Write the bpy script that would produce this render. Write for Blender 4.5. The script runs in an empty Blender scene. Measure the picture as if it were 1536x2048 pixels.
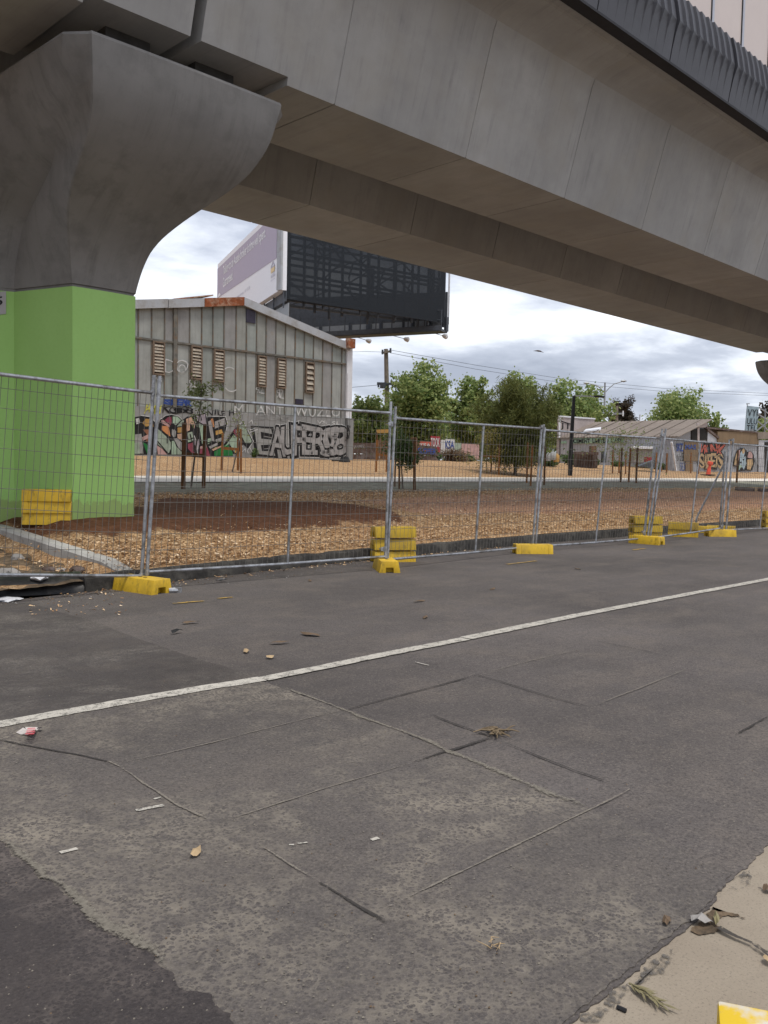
import bpy, math, random
from mathutils import Vector, Matrix, noise
random.seed(7)
S = bpy.context.scene
COL = S.collection
R_ = math.radians

# ------------------------------------------------------------------ measuring camera (x along the street, y away from it, z up)
EYE = 1.45; FPX = 1770.0; CX, CY = 768.0, 1024.0
YAW, PITCH, ROLL = R_(45.0), R_(2.88), R_(1.15)
fwd = Vector((math.cos(YAW)*math.cos(PITCH), math.sin(YAW)*math.cos(PITCH), -math.sin(PITCH)))
r0 = Vector((math.sin(YAW), -math.cos(YAW), 0)); u0 = r0.cross(fwd)
rgt = math.cos(ROLL)*r0 + math.sin(ROLL)*u0
upv = math.cos(ROLL)*u0 - math.sin(ROLL)*r0
CAM = Vector((0, 0, EYE))
FH = Vector((fwd.x, fwd.y, 0)).normalized()

def ray(px, py): return fwd + rgt*((px-CX)/FPX) + upv*((CY-py)/FPX)
def on(px, py, ax, v):
    d = ray(px, py); return CAM + d*((v-CAM[ax])/d[ax])
def gz(px, py, z=0.0): return on(px, py, 2, z)
def gy(px, py, y): return on(px, py, 1, y)
def gx(px, py, x): return on(px, py, 0, x)
def dz(px, py, Z):
    d = ray(px, py); return CAM + d*(Z/d.dot(FH))
def depth(p): return (Vector(p)-CAM).dot(FH)

def interp(v, xs, ys):
    if v <= xs[0]: return ys[0]
    for i in range(1, len(xs)):
        if v <= xs[i]:
            t = (v-xs[i-1])/(xs[i]-xs[i-1]); return ys[i-1]+t*(ys[i]-ys[i-1])
    return ys[-1]
KX = [-60, 1.5, 4.4, 5.6, 7.6, 11.6, 15, 25, 60, 200]
KY = [8.4, 8.85, 9.15, 9.36, 9.66, 10.0, 10.2, 10.15, 10.1, 10.1]
def kerb_y(x): return interp(x, KX, KY)
def wall_x(y): return interp(y, [9.3, 9.75, 10.9, 12.6, 14, 16], [5.2, 5.12, 4.97, 4.93, 4.9, 4.9])
def wall_h(y): return interp(y, [9.4, 9.75, 10.93, 12.6, 15], [.19, .25, .38, .50, .62])   # line of the concrete edging by the pier
def ground(x, y):
    k = kerb_y(x)+0.1
    a = interp(y, [k, 10.6, 11.8, 16, 19, 22, 29.5, 34, 60, 400], [.165, .36, .62, .80, .954, 1.047, 1.70, 1.82, 1.9, 2.5])
    a += .0035*(x-8)*min(1, max(0, (y-9.6)/6))
    if x < 8 and 9 < y < 16:
        w = wall_x(y)
        low = interp(y, [k, 11, 13, 16], [.10, .17, .30, .8])
        q = min(1, max(0, (x-w-.12)/.55)); q = q*q*(3-2*q); h0 = wall_h(y)-.02
        a = min(a, h0)*(1-q)+a*q
        t = min(1, max(0, (w-x)/.1))
        a = a*(1-t)+low*t
    return a
def G(px, py):
    d = ray(px, py); t = 1.0
    while t < 600:
        p = CAM+d*t
        h = ground(p.x, p.y) if p.y > kerb_y(p.x)+.1 else 0
        if p.z < h: return Vector((p.x, p.y, h))
        t *= 1.0015
    return None
def above(B, px, py):
    d = ray(px, py); return CAM + d*(((Vector(B)-CAM).dot(FH))/d.dot(FH))

# ------------------------------------------------------------------ mesh builder
class MB:
    def __init__(s): s.v=[]; s.f=[]; s.m=[]
    def add(s, vs, fs, mi=0):
        o=len(s.v); s.v += [Vector(v) for v in vs]; s.f += [[i+o for i in f] for f in fs]; s.m += [mi]*len(fs)
        return s
    def poly(s, pts, mi=0): return s.add(pts, [list(range(len(pts)))], mi)
    def box(s, c, d, mi=0, rz=0, taper=1.0, M=None):
        x,y,z=[k/2 for k in d]
        vs=[(-x,-y,-z),(x,-y,-z),(x,y,-z),(-x,y,-z),(-x*taper,-y*taper,z),(x*taper,-y*taper,z),(x*taper,y*taper,z),(-x*taper,y*taper,z)]
        rot = M if M is not None else Matrix.Rotation(rz,3,'Z')
        vs=[rot@Vector(v)+Vector(c) for v in vs]
        return s.add(vs,[(0,3,2,1),(4,5,6,7),(0,1,5,4),(1,2,6,5),(2,3,7,6),(3,0,4,7)],mi)
    def bar(s, a, b, w, h=None, mi=0, up=(0,0,1)):
        a=Vector(a); b=Vector(b); h=w if h is None else h
        d=(b-a).normalized(); u=Vector(up)
        if abs(d.dot(u))>.98: u=Vector((0,1,0))
        r=d.cross(u).normalized(); q=r.cross(d)
        vs=[]
        for p in (a,b):
            for i,j in ((-1,-1),(1,-1),(1,1),(-1,1)): vs.append(p+r*i*w/2+q*j*h/2)
        return s.add(vs,[(0,1,2,3),(7,6,5,4),(0,4,5,1),(1,5,6,2),(2,6,7,3),(3,7,4,0)],mi)
    def tube(s, pts, r, n=8, mi=0, cap=True):
        pts=[Vector(p) for p in pts]
        rs = r if isinstance(r,(list,tuple)) else [r]*len(pts)
        ring=[]; o=len(s.v); vs=[]; prev=None
        for i,p in enumerate(pts):
            t=(pts[min(i+1,len(pts)-1)]-pts[max(i-1,0)]).normalized()
            if prev is None:
                u=Vector((0,0,1)) if abs(t.z)<.9 else Vector((1,0,0))
            else: u=prev
            a=t.cross(u).normalized(); b=a.cross(t).normalized(); prev=b
            for k in range(n):
                an=2*math.pi*k/n; vs.append(p+(a*math.cos(an)+b*math.sin(an))*rs[i])
        fs=[]
        for i in range(len(pts)-1):
            for k in range(n):
                fs.append((i*n+k,i*n+(k+1)%n,(i+1)*n+(k+1)%n,(i+1)*n+k))
        if cap: fs.append(list(range(n))); fs.append(list(range((len(pts)-1)*n,len(pts)*n))[::-1])
        return s.add(vs,fs,mi)
    def loft(s, secs, mi=0, closed=True, caps=True):
        n=len(secs[0]); vs=[p for q in secs for p in q]; fs=[]
        for i in range(len(secs)-1):
            for k in range(n if closed else n-1):
                fs.append((i*n+k,(i+1)*n+k,(i+1)*n+(k+1)%n,i*n+(k+1)%n))
        if caps: fs.append(list(range(n))); fs.append(list(range((len(secs)-1)*n,len(secs)*n))[::-1])
        return s.add(vs,fs,mi)
    def prism(s, pts, off, mi=0):
        off=Vector(off); return s.loft([[Vector(p) for p in pts],[Vector(p)+off for p in pts]],mi)
    def build(s, name, mats, parent=None, smooth=None, bevel=None, fixn=True):
        me=bpy.data.meshes.new(name)
        o0 = Vector(parent.location) if parent is not None else Vector((0,0,0))
        if parent is not None and parent.parent is not None: o0 = o0+Vector(parent.parent.location)
        me.from_pydata([tuple(v-o0) for v in s.v],[],s.f)
        if not isinstance(mats,(list,tuple)): mats=[mats]
        for m in mats: me.materials.append(m)
        if len(mats)>1: me.polygons.foreach_set('material_index', s.m)
        me.update()
        if fixn:
            import bmesh
            bm=bmesh.new(); bm.from_mesh(me); bmesh.ops.recalc_face_normals(bm,faces=bm.faces[:])
            if bevel: 
                es=[e for e in bm.edges if len(e.link_faces)==2 and e.calc_face_angle(0)>.5]
                bmesh.ops.bevel(bm,geom=es,offset=bevel,segments=2,affect='EDGES',profile=.6)
            bm.to_mesh(me); bm.free()
        if smooth is not None:
            me.polygons.foreach_set('use_smooth',[True]*len(me.polygons)); me.set_sharp_from_angle(angle=R_(smooth))
        o=bpy.data.objects.new(name,me); COL.objects.link(o)
        if parent is not None: o.parent=parent
        return o

def tag(o,label=None,cat=None,group=None,kind=None):
    if label: o['label']=label
    if cat: o['category']=cat
    if group: o['group']=group
    if kind: o['kind']=kind
    return o
def thing(name,loc,label,cat,group=None):
    o=bpy.data.objects.new(name,None); o.location=loc; o.empty_display_size=.2; COL.objects.link(o)
    return tag(o,label,cat,group)
def copy_tree(o,parent=None):
    c=o.copy(); COL.objects.link(c)
    if parent is not None: c.parent=parent
    for ch in list(o.children): copy_tree(ch,c)
    return c

# ------------------------------------------------------------------ materials
class NT:
    def __init__(s,name):
        s.m=bpy.data.materials.new(name); s.m.use_nodes=True; s.t=s.m.node_tree
        s.b=s.t.nodes['Principled BSDF']; s.out=s.t.nodes['Material Output']
    def n(s,typ,**kw):
        x=s.t.nodes.new(typ)
        for k,v in kw.items():
            if k in x.inputs: s.set(x,k,v)
            else: setattr(x,k,v)
        return x
    def set(s,x,k,v):
        if hasattr(v,'is_output') or isinstance(v,bpy.types.NodeSocket): s.t.links.new(v,x.inputs[k])
        else: x.inputs[k].default_value=v
    def L(s,a,b): s.t.links.new(a,b)
    def coord(s,kind='Object'): return s.n('ShaderNodeTexCoord').outputs[kind]
    def map(s,vec,scale=(1,1,1),loc=(0,0,0),rot=(0,0,0)):
        x=s.n('ShaderNodeMapping'); s.L(vec,x.inputs['Vector']); x.inputs['Scale'].default_value=scale; x.inputs['Location'].default_value=loc; x.inputs['Rotation'].default_value=rot
        return x.outputs[0]
    def noise(s,vec,scale,detail=6,rough=.6,dist=0):
        x=s.n('ShaderNodeTexNoise'); s.L(vec,x.inputs['Vector']); x.inputs['Scale'].default_value=scale; x.inputs['Detail'].default_value=detail; x.inputs['Roughness'].default_value=rough; x.inputs['Distortion'].default_value=dist
        return x.outputs[0]
    def vor(s,vec,scale,feature='F1',out='Distance'):
        x=s.n('ShaderNodeTexVoronoi'); x.feature=feature; s.L(vec,x.inputs['Vector']); x.inputs['Scale'].default_value=scale
        return x.outputs[out]
    def ramp(s,fac,stops,interp='LINEAR'):
        x=s.n('ShaderNodeValToRGB'); s.L(fac,x.inputs[0]); e=x.color_ramp.elements; x.color_ramp.interpolation=interp
        while len(e)<len(stops): e.new(.5)
        for i,(p,c) in enumerate(stops):
            e[i].position=p; e[i].color=(c,c,c,1) if not isinstance(c,(tuple,list)) else (*c,1)
        return x.outputs[0]
    def mix(s,fac,a,b,blend='MIX'):
        x=s.n('ShaderNodeMix'); x.data_type='RGBA'; x.blend_type=blend
        for k,v in ((0,fac),(6,a),(7,b)):
            if isinstance(v,bpy.types.NodeSocket): s.L(v,x.inputs[k])
            elif k==0: x.inputs[0].default_value=v
            else: x.inputs[k].default_value=(*v,1) if isinstance(v,(tuple,list)) else (v,v,v,1)
        return x.outputs[2]
    def math(s,op,a,b=0.0):
        x=s.n('ShaderNodeMath'); x.operation=op
        for k,v in ((0,a),(1,b)):
            if isinstance(v,bpy.types.NodeSocket): s.L(v,x.inputs[k])
            else: x.inputs[k].default_value=v
        return x.outputs[0]
    def bump(s,h,strength=.3,dist=.02):
        x=s.n('ShaderNodeBump'); s.L(h,x.inputs['Height']); x.inputs['Strength'].default_value=strength; x.inputs['Distance'].default_value=dist
        s.L(x.outputs[0],s.b.inputs['Normal'])
    def col(s,c):
        if isinstance(c,bpy.types.NodeSocket): s.L(c,s.b.inputs['Base Color'])
        else: s.b.inputs['Base Color'].default_value=(*c,1)
    def fin(s,rough=.8,metal=0,spec=.3):
        if isinstance(rough,bpy.types.NodeSocket): s.L(rough,s.b.inputs['Roughness'])
        else: s.b.inputs['Roughness'].default_value=rough
        s.b.inputs['Metallic'].default_value=metal; s.b.inputs['Specular IOR Level'].default_value=spec
        return s.m

def simple(name,c,rough=.7,metal=0,var=.25,scale=6,bump=.1,spec=.3,dirt=None,dscale=2.0):
    t=NT(name); v=t.coord(); n=t.noise(v,scale,6)
    a=tuple(k*(1-var) for k in c); b=tuple(min(1,k*(1+var)) for k in c)
    colr=t.ramp(n,[(.3,a),(.7,b)])
    if dirt:
        d=t.ramp(t.noise(v,dscale,8,.7),[(.48,0.0),(.62,1.0)])
        colr=t.mix(d,colr,dirt)
    t.col(colr)
    if bump: t.bump(t.noise(v,scale*6,4),bump,.01)
    return t.fin(rough,metal,spec)

def concrete(name,base,dark,streak=1.0,blot=.5,warm=None,seg=0):
    t=NT(name); v=t.coord(); geo=t.n('ShaderNodeNewGeometry')
    big=t.noise(v,.5,5,.6); med=t.noise(v,2.6,8,.65)
    sn=t.n('ShaderNodeSeparateXYZ'); t.L(geo.outputs['Normal'],sn.inputs[0]); sp=t.n('ShaderNodeSeparateXYZ'); t.L(v,sp.inputs[0])
    side=t.math('GREATER_THAN',t.math('ABSOLUTE',sn.outputs[0]),t.math('ABSOLUTE',sn.outputs[1]))
    u=t.math('ADD',t.math('MULTIPLY',sp.outputs[0],t.math('SUBTRACT',1.0,side)),t.math('MULTIPLY',sp.outputs[1],side))
    cb=t.n('ShaderNodeCombineXYZ'); t.L(u,cb.inputs[0]); t.L(t.math('MULTIPLY',sp.outputs[2],.07),cb.inputs[1]); t.L(side,cb.inputs[2]); uv=cb.outputs[0]
    st=t.noise(uv,7.0,8,.72); st2=t.noise(uv,2.6,7,.7); st3=t.noise(t.map(uv,(1,1,1),(9,2,0)),11.0,7,.7)
    brk=t.ramp(t.noise(v,1.6,7,.7),[(.40,.15),(.62,1.0)])
    streak=t.math('MULTIPLY',brk,streak)
    c=t.ramp(big,[(.3,tuple(k*.80 for k in base)),(.7,tuple(k*1.14 for k in base))])
    if seg:
        cell=t.math('FLOOR',t.math('DIVIDE',t.math('SUBTRACT',sp.outputs[0],2.28),2.99))
        wn=t.n('ShaderNodeTexWhiteNoise'); wn.noise_dimensions='1D'; t.L(cell,wn.inputs['W'])
        c=t.mix(t.math('MULTIPLY',wn.outputs[0],.34),c,tuple(k*.66 for k in base))
    c=t.mix(t.math('MULTIPLY',t.ramp(med,[(.48,0.0),(.75,1.0)]),blot),c,tuple(k*.68 for k in base))
    c=t.mix(t.math('MULTIPLY',t.ramp(st2,[(.48,0.0),(.72,.6)]),streak),c,dark)
    c=t.mix(t.math('MULTIPLY',t.ramp(st,[(.52,0.0),(.72,1.0)]),streak),c,dark)
    c=t.mix(t.math('MULTIPLY',t.ramp(st3,[(.60,0.0),(.78,.45)]),streak),c,tuple(min(1,k*1.5) for k in base))
    if warm:
        c=t.mix(t.ramp(t.noise(v,.9,4),[(.5,0.0),(.75,.6)]),c,warm)
    c=t.mix(t.ramp(t.vor(v,6.0),[(.02,.8),(.035,0.0)]),c,tuple(k*.5 for k in base))
    t.col(c); t.bump(t.noise(v,30,6,.7),.12,.01)
    return t.fin(.85,0,.2)

M={}
M['web']=concrete('girder_concrete',(.40,.39,.378),(.225,.222,.22),.8,.35,(.36,.335,.295),6.5)
M['pier']=concrete('pier_concrete',(.25,.24,.23),(.09,.085,.078),.55,.95)
def greenpaint():
    t=NT('green_paint'); v=t.coord(); sp=t.n('ShaderNodeSeparateXYZ'); t.L(v,sp.inputs[0])
    c=t.ramp(t.noise(t.map(v,(1,1,.5)),1.3,7,.6),[(.3,(.335,.575,.16)),(.7,(.375,.625,.19))])
    c=t.mix(t.ramp(t.noise(v,22,4),[(.35,.25),(.5,0.0)]),c,(.30,.53,.145))
    hgt=t.math('ADD',sp.outputs[2],t.math('MULTIPLY',t.noise(v,4,8,.75),-.55))
    c=t.mix(t.ramp(hgt,[(-.18,.35),(.02,0.0)]),c,(.22,.13,.07))
    t.col(c); t.bump(t.noise(v,90,3),.08,.003); return t.fin(.6,0,.3)
M['green']=greenpaint()
M['bearing']=simple('bearing_dark',(.05,.05,.05),.7)
M['plate_white']=simple('plate_white',(.42,.40,.40),.5,0,.05)
M['ink']=simple('black_ink',(.018,.018,.02),.7,0,.1)
M['clad']=simple('charcoal_cladding',(.062,.062,.072),.5,0,.12,3,.05,.4)
M['clad_dark']=simple('cladding_trim',(.018,.017,.02),.6)
M['screen']=simple('screen_panel',(.58,.50,.465),.4,0,.03,2,.02)
M['alu']=simple('aluminium',(.45,.45,.48),.4,.6,.05)
M['galv']=simple('galvanised_steel',(.42,.43,.45),.42,.75,.25,14,.08,.4,(.2,.19,.18),5)
M['wire']=simple('mesh_wire',(.16,.15,.135),.6,.3,.2,3,0)

def yellow(name,c,wear):
    t=NT(name); v=t.coord(); oi=t.n('ShaderNodeObjectInfo').outputs['Random']
    vv=t.n('ShaderNodeVectorMath'); vv.operation='ADD'; t.L(v,vv.inputs[0]); 
    cmb=t.n('ShaderNodeCombineXYZ'); t.L(t.math('MULTIPLY',oi,37.0),cmb.inputs[0]); t.L(cmb.outputs[0],vv.inputs[1]); v=vv.outputs[0]
    n=t.noise(v,5,6); k=t.ramp(n,[(.3,tuple(x*.85 for x in c)),(.7,c)])
    d=t.ramp(t.noise(t.map(v,(9,9,3)),1.6,9,.75),[(.60-.06*wear,0.0),(.72,.85)])
    k=t.mix(d,k,(.10,.075,.03))
    e=t.ramp(t.noise(v,2.2,7,.7),[(.5,0.0),(.68,.55*wear)])
    k=t.mix(e,k,(.30,.19,.04))
    t.col(k); t.bump(t.noise(v,60,4),.25,.004); return t.fin(.55,0,.4)
M['yellow']=yellow('yellow_plastic',(.76,.48,.03),1.0)
M['yellow_dirty']=yellow('yellow_plastic_dirty',(.60,.39,.025),1.3)
M['hole']=simple('hole_dark',(.04,.02,.01),.9)

def asphalt(name,base,old,light=(.25,.22,.175),patchy=.5,spk=.5,blot=1.0):
    t=NT(name); v=t.coord()
    big=t.noise(v,.33,7,.62); med=t.noise(v,1.7,8,.68); fine=t.noise(v,75,4,.8); mid=t.noise(v,9,6,.7)
    dark=tuple(k*(1-.30*blot) for k in base); lite=tuple(k*(1+.22*blot) for k in base)
    c=t.ramp(big,[(.34,dark),(.66,lite)])
    c=t.mix(t.math('MULTIPLY',t.ramp(med,[(.48,0.0),(.70,.6)]),blot),c,(base[0]*1.5,base[1]*1.44,base[2]*1.3))
    stretch=t.noise(t.map(v,(.25,1.3,1)),1.3,7,.66)
    c=t.mix(t.ramp(stretch,[(.50,0.0),(.72,.55*blot)]),c,(base[0]*1.45,base[1]*1.40,base[2]*1.28))
    c=t.mix(t.ramp(t.noise(t.map(v,(.3,1.0,1),(7,3,0)),.9,7,.7),[(.54,0.0),(.70,.5*blot)]),c,tuple(k*.62 for k in base))
    c=t.mix(t.ramp(mid,[(.35,.35),(.5,0.0)]),c,tuple(k*.7 for k in base))
    c=t.mix(t.math('MULTIPLY',t.ramp(fine,[(.35,1.0),(.5,0.0)]),spk),c,tuple(k*.42 for k in base))
    c=t.mix(t.math('MULTIPLY',t.ramp(fine,[(.57,0.0),(.68,1.0)]),spk*.8),c,light)
    h=fine
    if old:
        wv=t.n('ShaderNodeVectorMath'); wv.operation='ADD'; t.L(v,wv.inputs[0])
        nn=t.n('ShaderNodeTexNoise'); t.L(v,nn.inputs['Vector']); nn.inputs['Scale'].default_value=34; nn.inputs['Detail'].default_value=4
        sc=t.n('ShaderNodeVectorMath'); sc.operation='SCALE'; t.L(nn.outputs[1],sc.inputs[0]); sc.inputs['Scale'].default_value=.015
        t.L(sc.outputs[0],wv.inputs[1]); w=wv.outputs[0]
        e1=t.vor(w,62,'DISTANCE_TO_EDGE')
        d1=t.vor(w,62,'F1'); d2=t.vor(w,118,'F1'); tn=t.math('MULTIPLY',t.math('SUBTRACT',t.noise(v,13,5,.7),.5),.9)
        edge=t.math('MAXIMUM',t.ramp(t.math('ADD',d1,tn),[(.47,0.0),(.56,1.0)]),t.math('MULTIPLY',t.ramp(t.math('ADD',d2,tn),[(.46,0.0),(.58,1.0)]),.55))
        cell=t.vor(w,62,'F1','Color')
        mask=t.ramp(t.noise(v,1.0,9,.74,.5),[(.47-.05*patchy,0.0),(.64,1.0)])
        bits=t.ramp(t.noise(v,5,7,.7),[(.36,.25),(.54,1.0)])
        fac=t.math('MULTIPLY',t.math('MULTIPLY',edge,bits),t.math('ADD',t.math('MULTIPLY',mask,.9),.10*old))
        c=t.mix(t.math('MULTIPLY',t.math('MULTIPLY',mask,.65),old),c,t.mix(cell,tuple(k*.36 for k in base),tuple(k*1.15 for k in base)))
        c=t.mix(fac,c,light)
        h=t.math('ADD',t.math('MULTIPLY',e1,2.0),t.math('MULTIPLY',fine,.7))
    t.col(c); t.bump(h,.55 if old else .4,.005)
    return t.fin(.82,0,.25)
M['road']=asphalt('asphalt_worn',(.116,.101,.094),0,spk=.85)
M['road_old']=asphalt('asphalt_old',(.112,.098,.091),1,spk=.8,light=(.245,.212,.17),blot=.7)
M['road_dark']=asphalt('asphalt_dark',(.084,.073,.068),0.25,spk=.5,light=(.17,.15,.13),patchy=-.3)
M['road_new']=asphalt('asphalt_new',(.054,.046,.045),0.25,light=(.15,.125,.11),spk=.55,patchy=-.2)
M['tar']=simple('tar',(.035,.032,.03),.6)
M['grit']=simple('grit',(.21,.185,.15),.9,0,.35,30,.3)
def crackmat(name,c,dens):
    t=NT(name); v=t.coord(); n=t.noise(v,5,8,.75); k=t.noise(v,60,3,.7)
    t.col(t.ramp(k,[(.3,tuple(x*.7 for x in c)),(.7,tuple(x*1.3 for x in c))])); t.fin(.85,0,.15)
    ca=t.n('ShaderNodeAttribute'); ca.attribute_name='core'
    q=t.math('ADD',t.math('ADD',t.math('MULTIPLY',n,.55),t.math('MULTIPLY',k,.45)),t.math('MULTIPLY',ca.outputs['Fac'],.30))
    f=t.ramp(q,[(.64-dens,0.0),(.74-dens,.92)])
    tr=t.n('ShaderNodeBsdfTransparent'); mx=t.n('ShaderNodeMixShader'); t.L(f,mx.inputs[0]); t.L(tr.outputs[0],mx.inputs[1]); t.L(t.b.outputs[0],mx.inputs[2]); t.L(mx.outputs[0],t.out.inputs[0]); return t.m
M['crack_tar']=crackmat('crack_tar',(.05,.045,.041),.19); M['crack_grit']=crackmat('crack_grit',(.205,.18,.15),.13); M['seam_grit']=crackmat('seam_grit',(.185,.165,.135),.0); M['smear']=crackmat('asphalt_smear',(.11,.10,.09),.17)
def paint(name,c,wear):
    t=NT(name); v=t.coord()
    w=t.math('ADD',t.math('MULTIPLY',t.noise(v,16,8,.8),.6),t.math('MULTIPLY',t.noise(v,90,4,.8),.4))
    f=t.ramp(w,[(.50+wear*.05,0.0),(.58+wear*.05,1.0)])
    k=t.ramp(t.noise(v,2,5),[(.3,tuple(x*.86 for x in c)),(.7,c)])
    t.col(t.mix(f,k,(.13,.12,.105))); t.bump(w,.3,.004)
    return t.fin(.75,0,.25)
M['white_line']=paint('line_paint',(.56,.52,.45),-.1)
M['yellow_line']=paint('yellow_paint',(.52,.32,.06),-.6)
def pathconc():
    t=NT('footpath_concrete'); v=t.coord()
    c=t.ramp(t.noise(v,1.1,7,.65),[(.3,(.265,.218,.165)),(.7,(.345,.292,.225))])
    c=t.mix(t.ramp(t.noise(v,4.5,8,.75),[(.55,0.0),(.7,.6)]),c,(.25,.21,.165))
    f=t.noise(v,110,4,.8)
    c=t.mix(t.ramp(f,[(.34,.9),(.46,0.0)]),c,(.17,.14,.11))
    c=t.mix(t.ramp(f,[(.6,0.0),(.7,.6)]),c,(.42,.37,.30))
    c=t.mix(t.ramp(t.vor(v,7.5),[(.05,.8),(.075,0.0)]),c,(.12,.10,.085))
    t.col(c); t.bump(f,.3,.004); return t.fin(.85,0,.2)
M['footpath']=pathconc()
M['path']=simple('path_concrete',(.72,.66,.56),.85,0,.07,1.2,.05)
M['kerb_conc']=simple('kerb_concrete',(.46,.445,.41),.85,0,.15,3,.15,.2,(.33,.315,.29),1.4)
M['kerb_black']=simple('bitumen_kerb',(.036,.033,.030),.85,0,.5,9,.6,.25,(.085,.078,.068),3)
M['plastic_black']=simple('black_plastic',(.014,.013,.014),.45,0,.4,6,.3,.4,(.05,.045,.04),4)

def mulchmat():
    t=NT('mulch_ground'); v=t.coord()
    at=t.n('ShaderNodeAttribute'); at.attribute_name='soil'; soil=at.outputs['Fac']
    at2=t.n('ShaderNodeAttribute'); at2.attribute_name='red'; red=at2.outputs['Fac']
    nx=t.n('ShaderNodeTexNoise'); t.L(v,nx.inputs['Vector']); nx.inputs['Scale'].default_value=9
    w=t.n('ShaderNodeVectorMath'); w.operation='SCALE'; t.L(nx.outputs[1],w.inputs[0]); w.inputs['Scale'].default_value=.3
    a=t.n('ShaderNodeVectorMath'); t.L(v,a.inputs[0]); t.L(w.outputs[0],a.inputs[1])
    sv=t.map(a.outputs[0],(1,2.0,1),rot=(0,0,.6))
    cell=t.vor(sv,17,'F1','Color'); sep=t.n('ShaderNodeSeparateColor'); t.L(cell,sep.inputs[0])
    e=t.vor(sv,17,'DISTANCE_TO_EDGE')
    c=t.ramp(sep.outputs[0],[(.0,(.28,.16,.078)),(.35,(.50,.305,.15)),(.7,(.64,.425,.23)),(1.0,(.78,.57,.36))])
    c=t.mix(t.ramp(e,[(.0,.75),(.10,0.0)]),c,(.07,.03,.015))
    c=t.mix(t.ramp(t.noise(v,.5,5),[(.4,0.0),(.7,.35)]),c,(.36,.19,.09))
    nz=t.noise(v,2.2,9,.7)
    sm=t.ramp(t.math('ADD',soil,t.math('MULTIPLY',t.math('SUBTRACT',nz,.5),1.5)),[(.52,0.0),(.70,.95)])
    sc=t.ramp(t.noise(v,7,8,.75),[(.3,(.075,.032,.016)),(.55,(.145,.062,.034)),(.75,(.27,.14,.08))])
    rm=t.ramp(t.math('ADD',red,t.math('MULTIPLY',t.math('SUBTRACT',nz,.5),.9)),[(.40,0.0),(.65,.85)])
    rc=t.ramp(t.noise(v,6,8,.75),[(.3,(.44,.24,.15)),(.65,(.60,.35,.225))])
    c=t.mix(rm,c,rc); c=t.mix(sm,c,sc)
    t.col(c); t.bump(t.math('ADD',e,t.noise(v,30,5)),.9,.03); return t.fin(.92,0,.1)
M['mulch']=mulchmat()
for i,(c) in enumerate([(.66,.46,.27),(.54,.34,.175),(.40,.225,.105),(.19,.10,.05),(.78,.61,.42)]):
    M['chip%d'%i]=simple('woodchip_%s'%('tan','ochre','brown','dark','pale')[i] if False else 'woodchip',c,.9,0,.2,20,0)
M['strip']=simple('hydroseed',(.235,.23,.175),.95,0,.4,4,.5,.1,(.21,.17,.12),1.2)
M['earth']=simple('bare_earth',(.20,.15,.10),.95,0,.35,1,.3)
M['rubble']=simple('rubble_ground',(.16,.115,.075),.95,0,.6,9,.8,.1,(.07,.055,.04),5)
M['rock']=simple('rock_grey',(.30,.28,.26),.9,0,.3,10,.6)
M['stake']=simple('stained_timber',(.21,.085,.022),.7,0,.3,8,.2)
M['stake_dark']=simple('dark_stained_timber',(.105,.048,.017),.7,0,.3,8,.2)
M['timber_old']=simple('weathered_timber',(.10,.068,.055),.9,0,.4,5,.3,.2,(.16,.13,.12),2)
M['timber_brown']=simple('brown_timber',(.15,.085,.05),.85,0,.35,5,.3)
M['bark']=simple('bark',(.13,.105,.085),.9,0,.35,8,.5)
M['pole_wood']=simple('pole_timber',(.22,.185,.15),.9,0,.2,6,.3)
M['black_steel']=simple('black_powdercoat',(.012,.012,.013),.45,.0,.1)
M['grey_steel']=simple('painted_grey_steel',(.30,.31,.32),.5,.4,.1)
M['truss']=simple('truss_steel',(.085,.092,.105),.6,.3,.2)
M['white_paint']=simple('white_paint',(.70,.70,.72),.6,0,.06)
M['orange']=simple('orange_plastic',(.85,.10,.05),.5,0,.05)
M['rubber']=simple('black_rubber',(.02,.02,.02),.8)

def leafmat(name,c,c2,trans=.35):
    t=NT(name); v=t.coord()
    geo=t.n('ShaderNodeNewGeometry')
    k=t.ramp(geo.outputs['Random Per Island'],[(0,c),(1,c2)])
    t.col(k); t.fin(.6,0,.25)
    tr=t.n('ShaderNodeBsdfTranslucent'); t.L(t.mix(.5,k,tuple(min(1,x*1.8) for x in c2)),tr.inputs[0])
    mx=t.n('ShaderNodeMixShader'); mx.inputs[0].default_value=trans; t.L(t.b.outputs[0],mx.inputs[1]); t.L(tr.outputs[0],mx.inputs[2]); t.L(mx.outputs[0],t.out.inputs[0])
    return t.m
M['leaf_plane']=leafmat('plane_tree_leaf',(.12,.175,.05),(.42,.47,.19))
M['leaf_plane2']=leafmat('plane_tree_leaf_dark',(.06,.11,.03),(.23,.30,.10))
M['leaf_wattle']=leafmat('wattle_leaf',(.065,.085,.022),(.165,.175,.05),.25)
M['leaf_pine']=leafmat('dark_conifer_leaf',(.035,.028,.02),(.075,.058,.038),.1)
M['leaf_sap']=leafmat('sapling_leaf',(.09,.12,.045),(.22,.25,.10),.3)
M['leaf_gold']=leafmat('golden_leaf',(.16,.14,.035),(.30,.26,.08),.3)
M['leaf_shrub']=leafmat('shrub_leaf',(.04,.075,.022),(.12,.17,.055),.25)
M['leaf_dry']=leafmat('dry_brush',(.09,.055,.03),(.22,.15,.09),.1)

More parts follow.
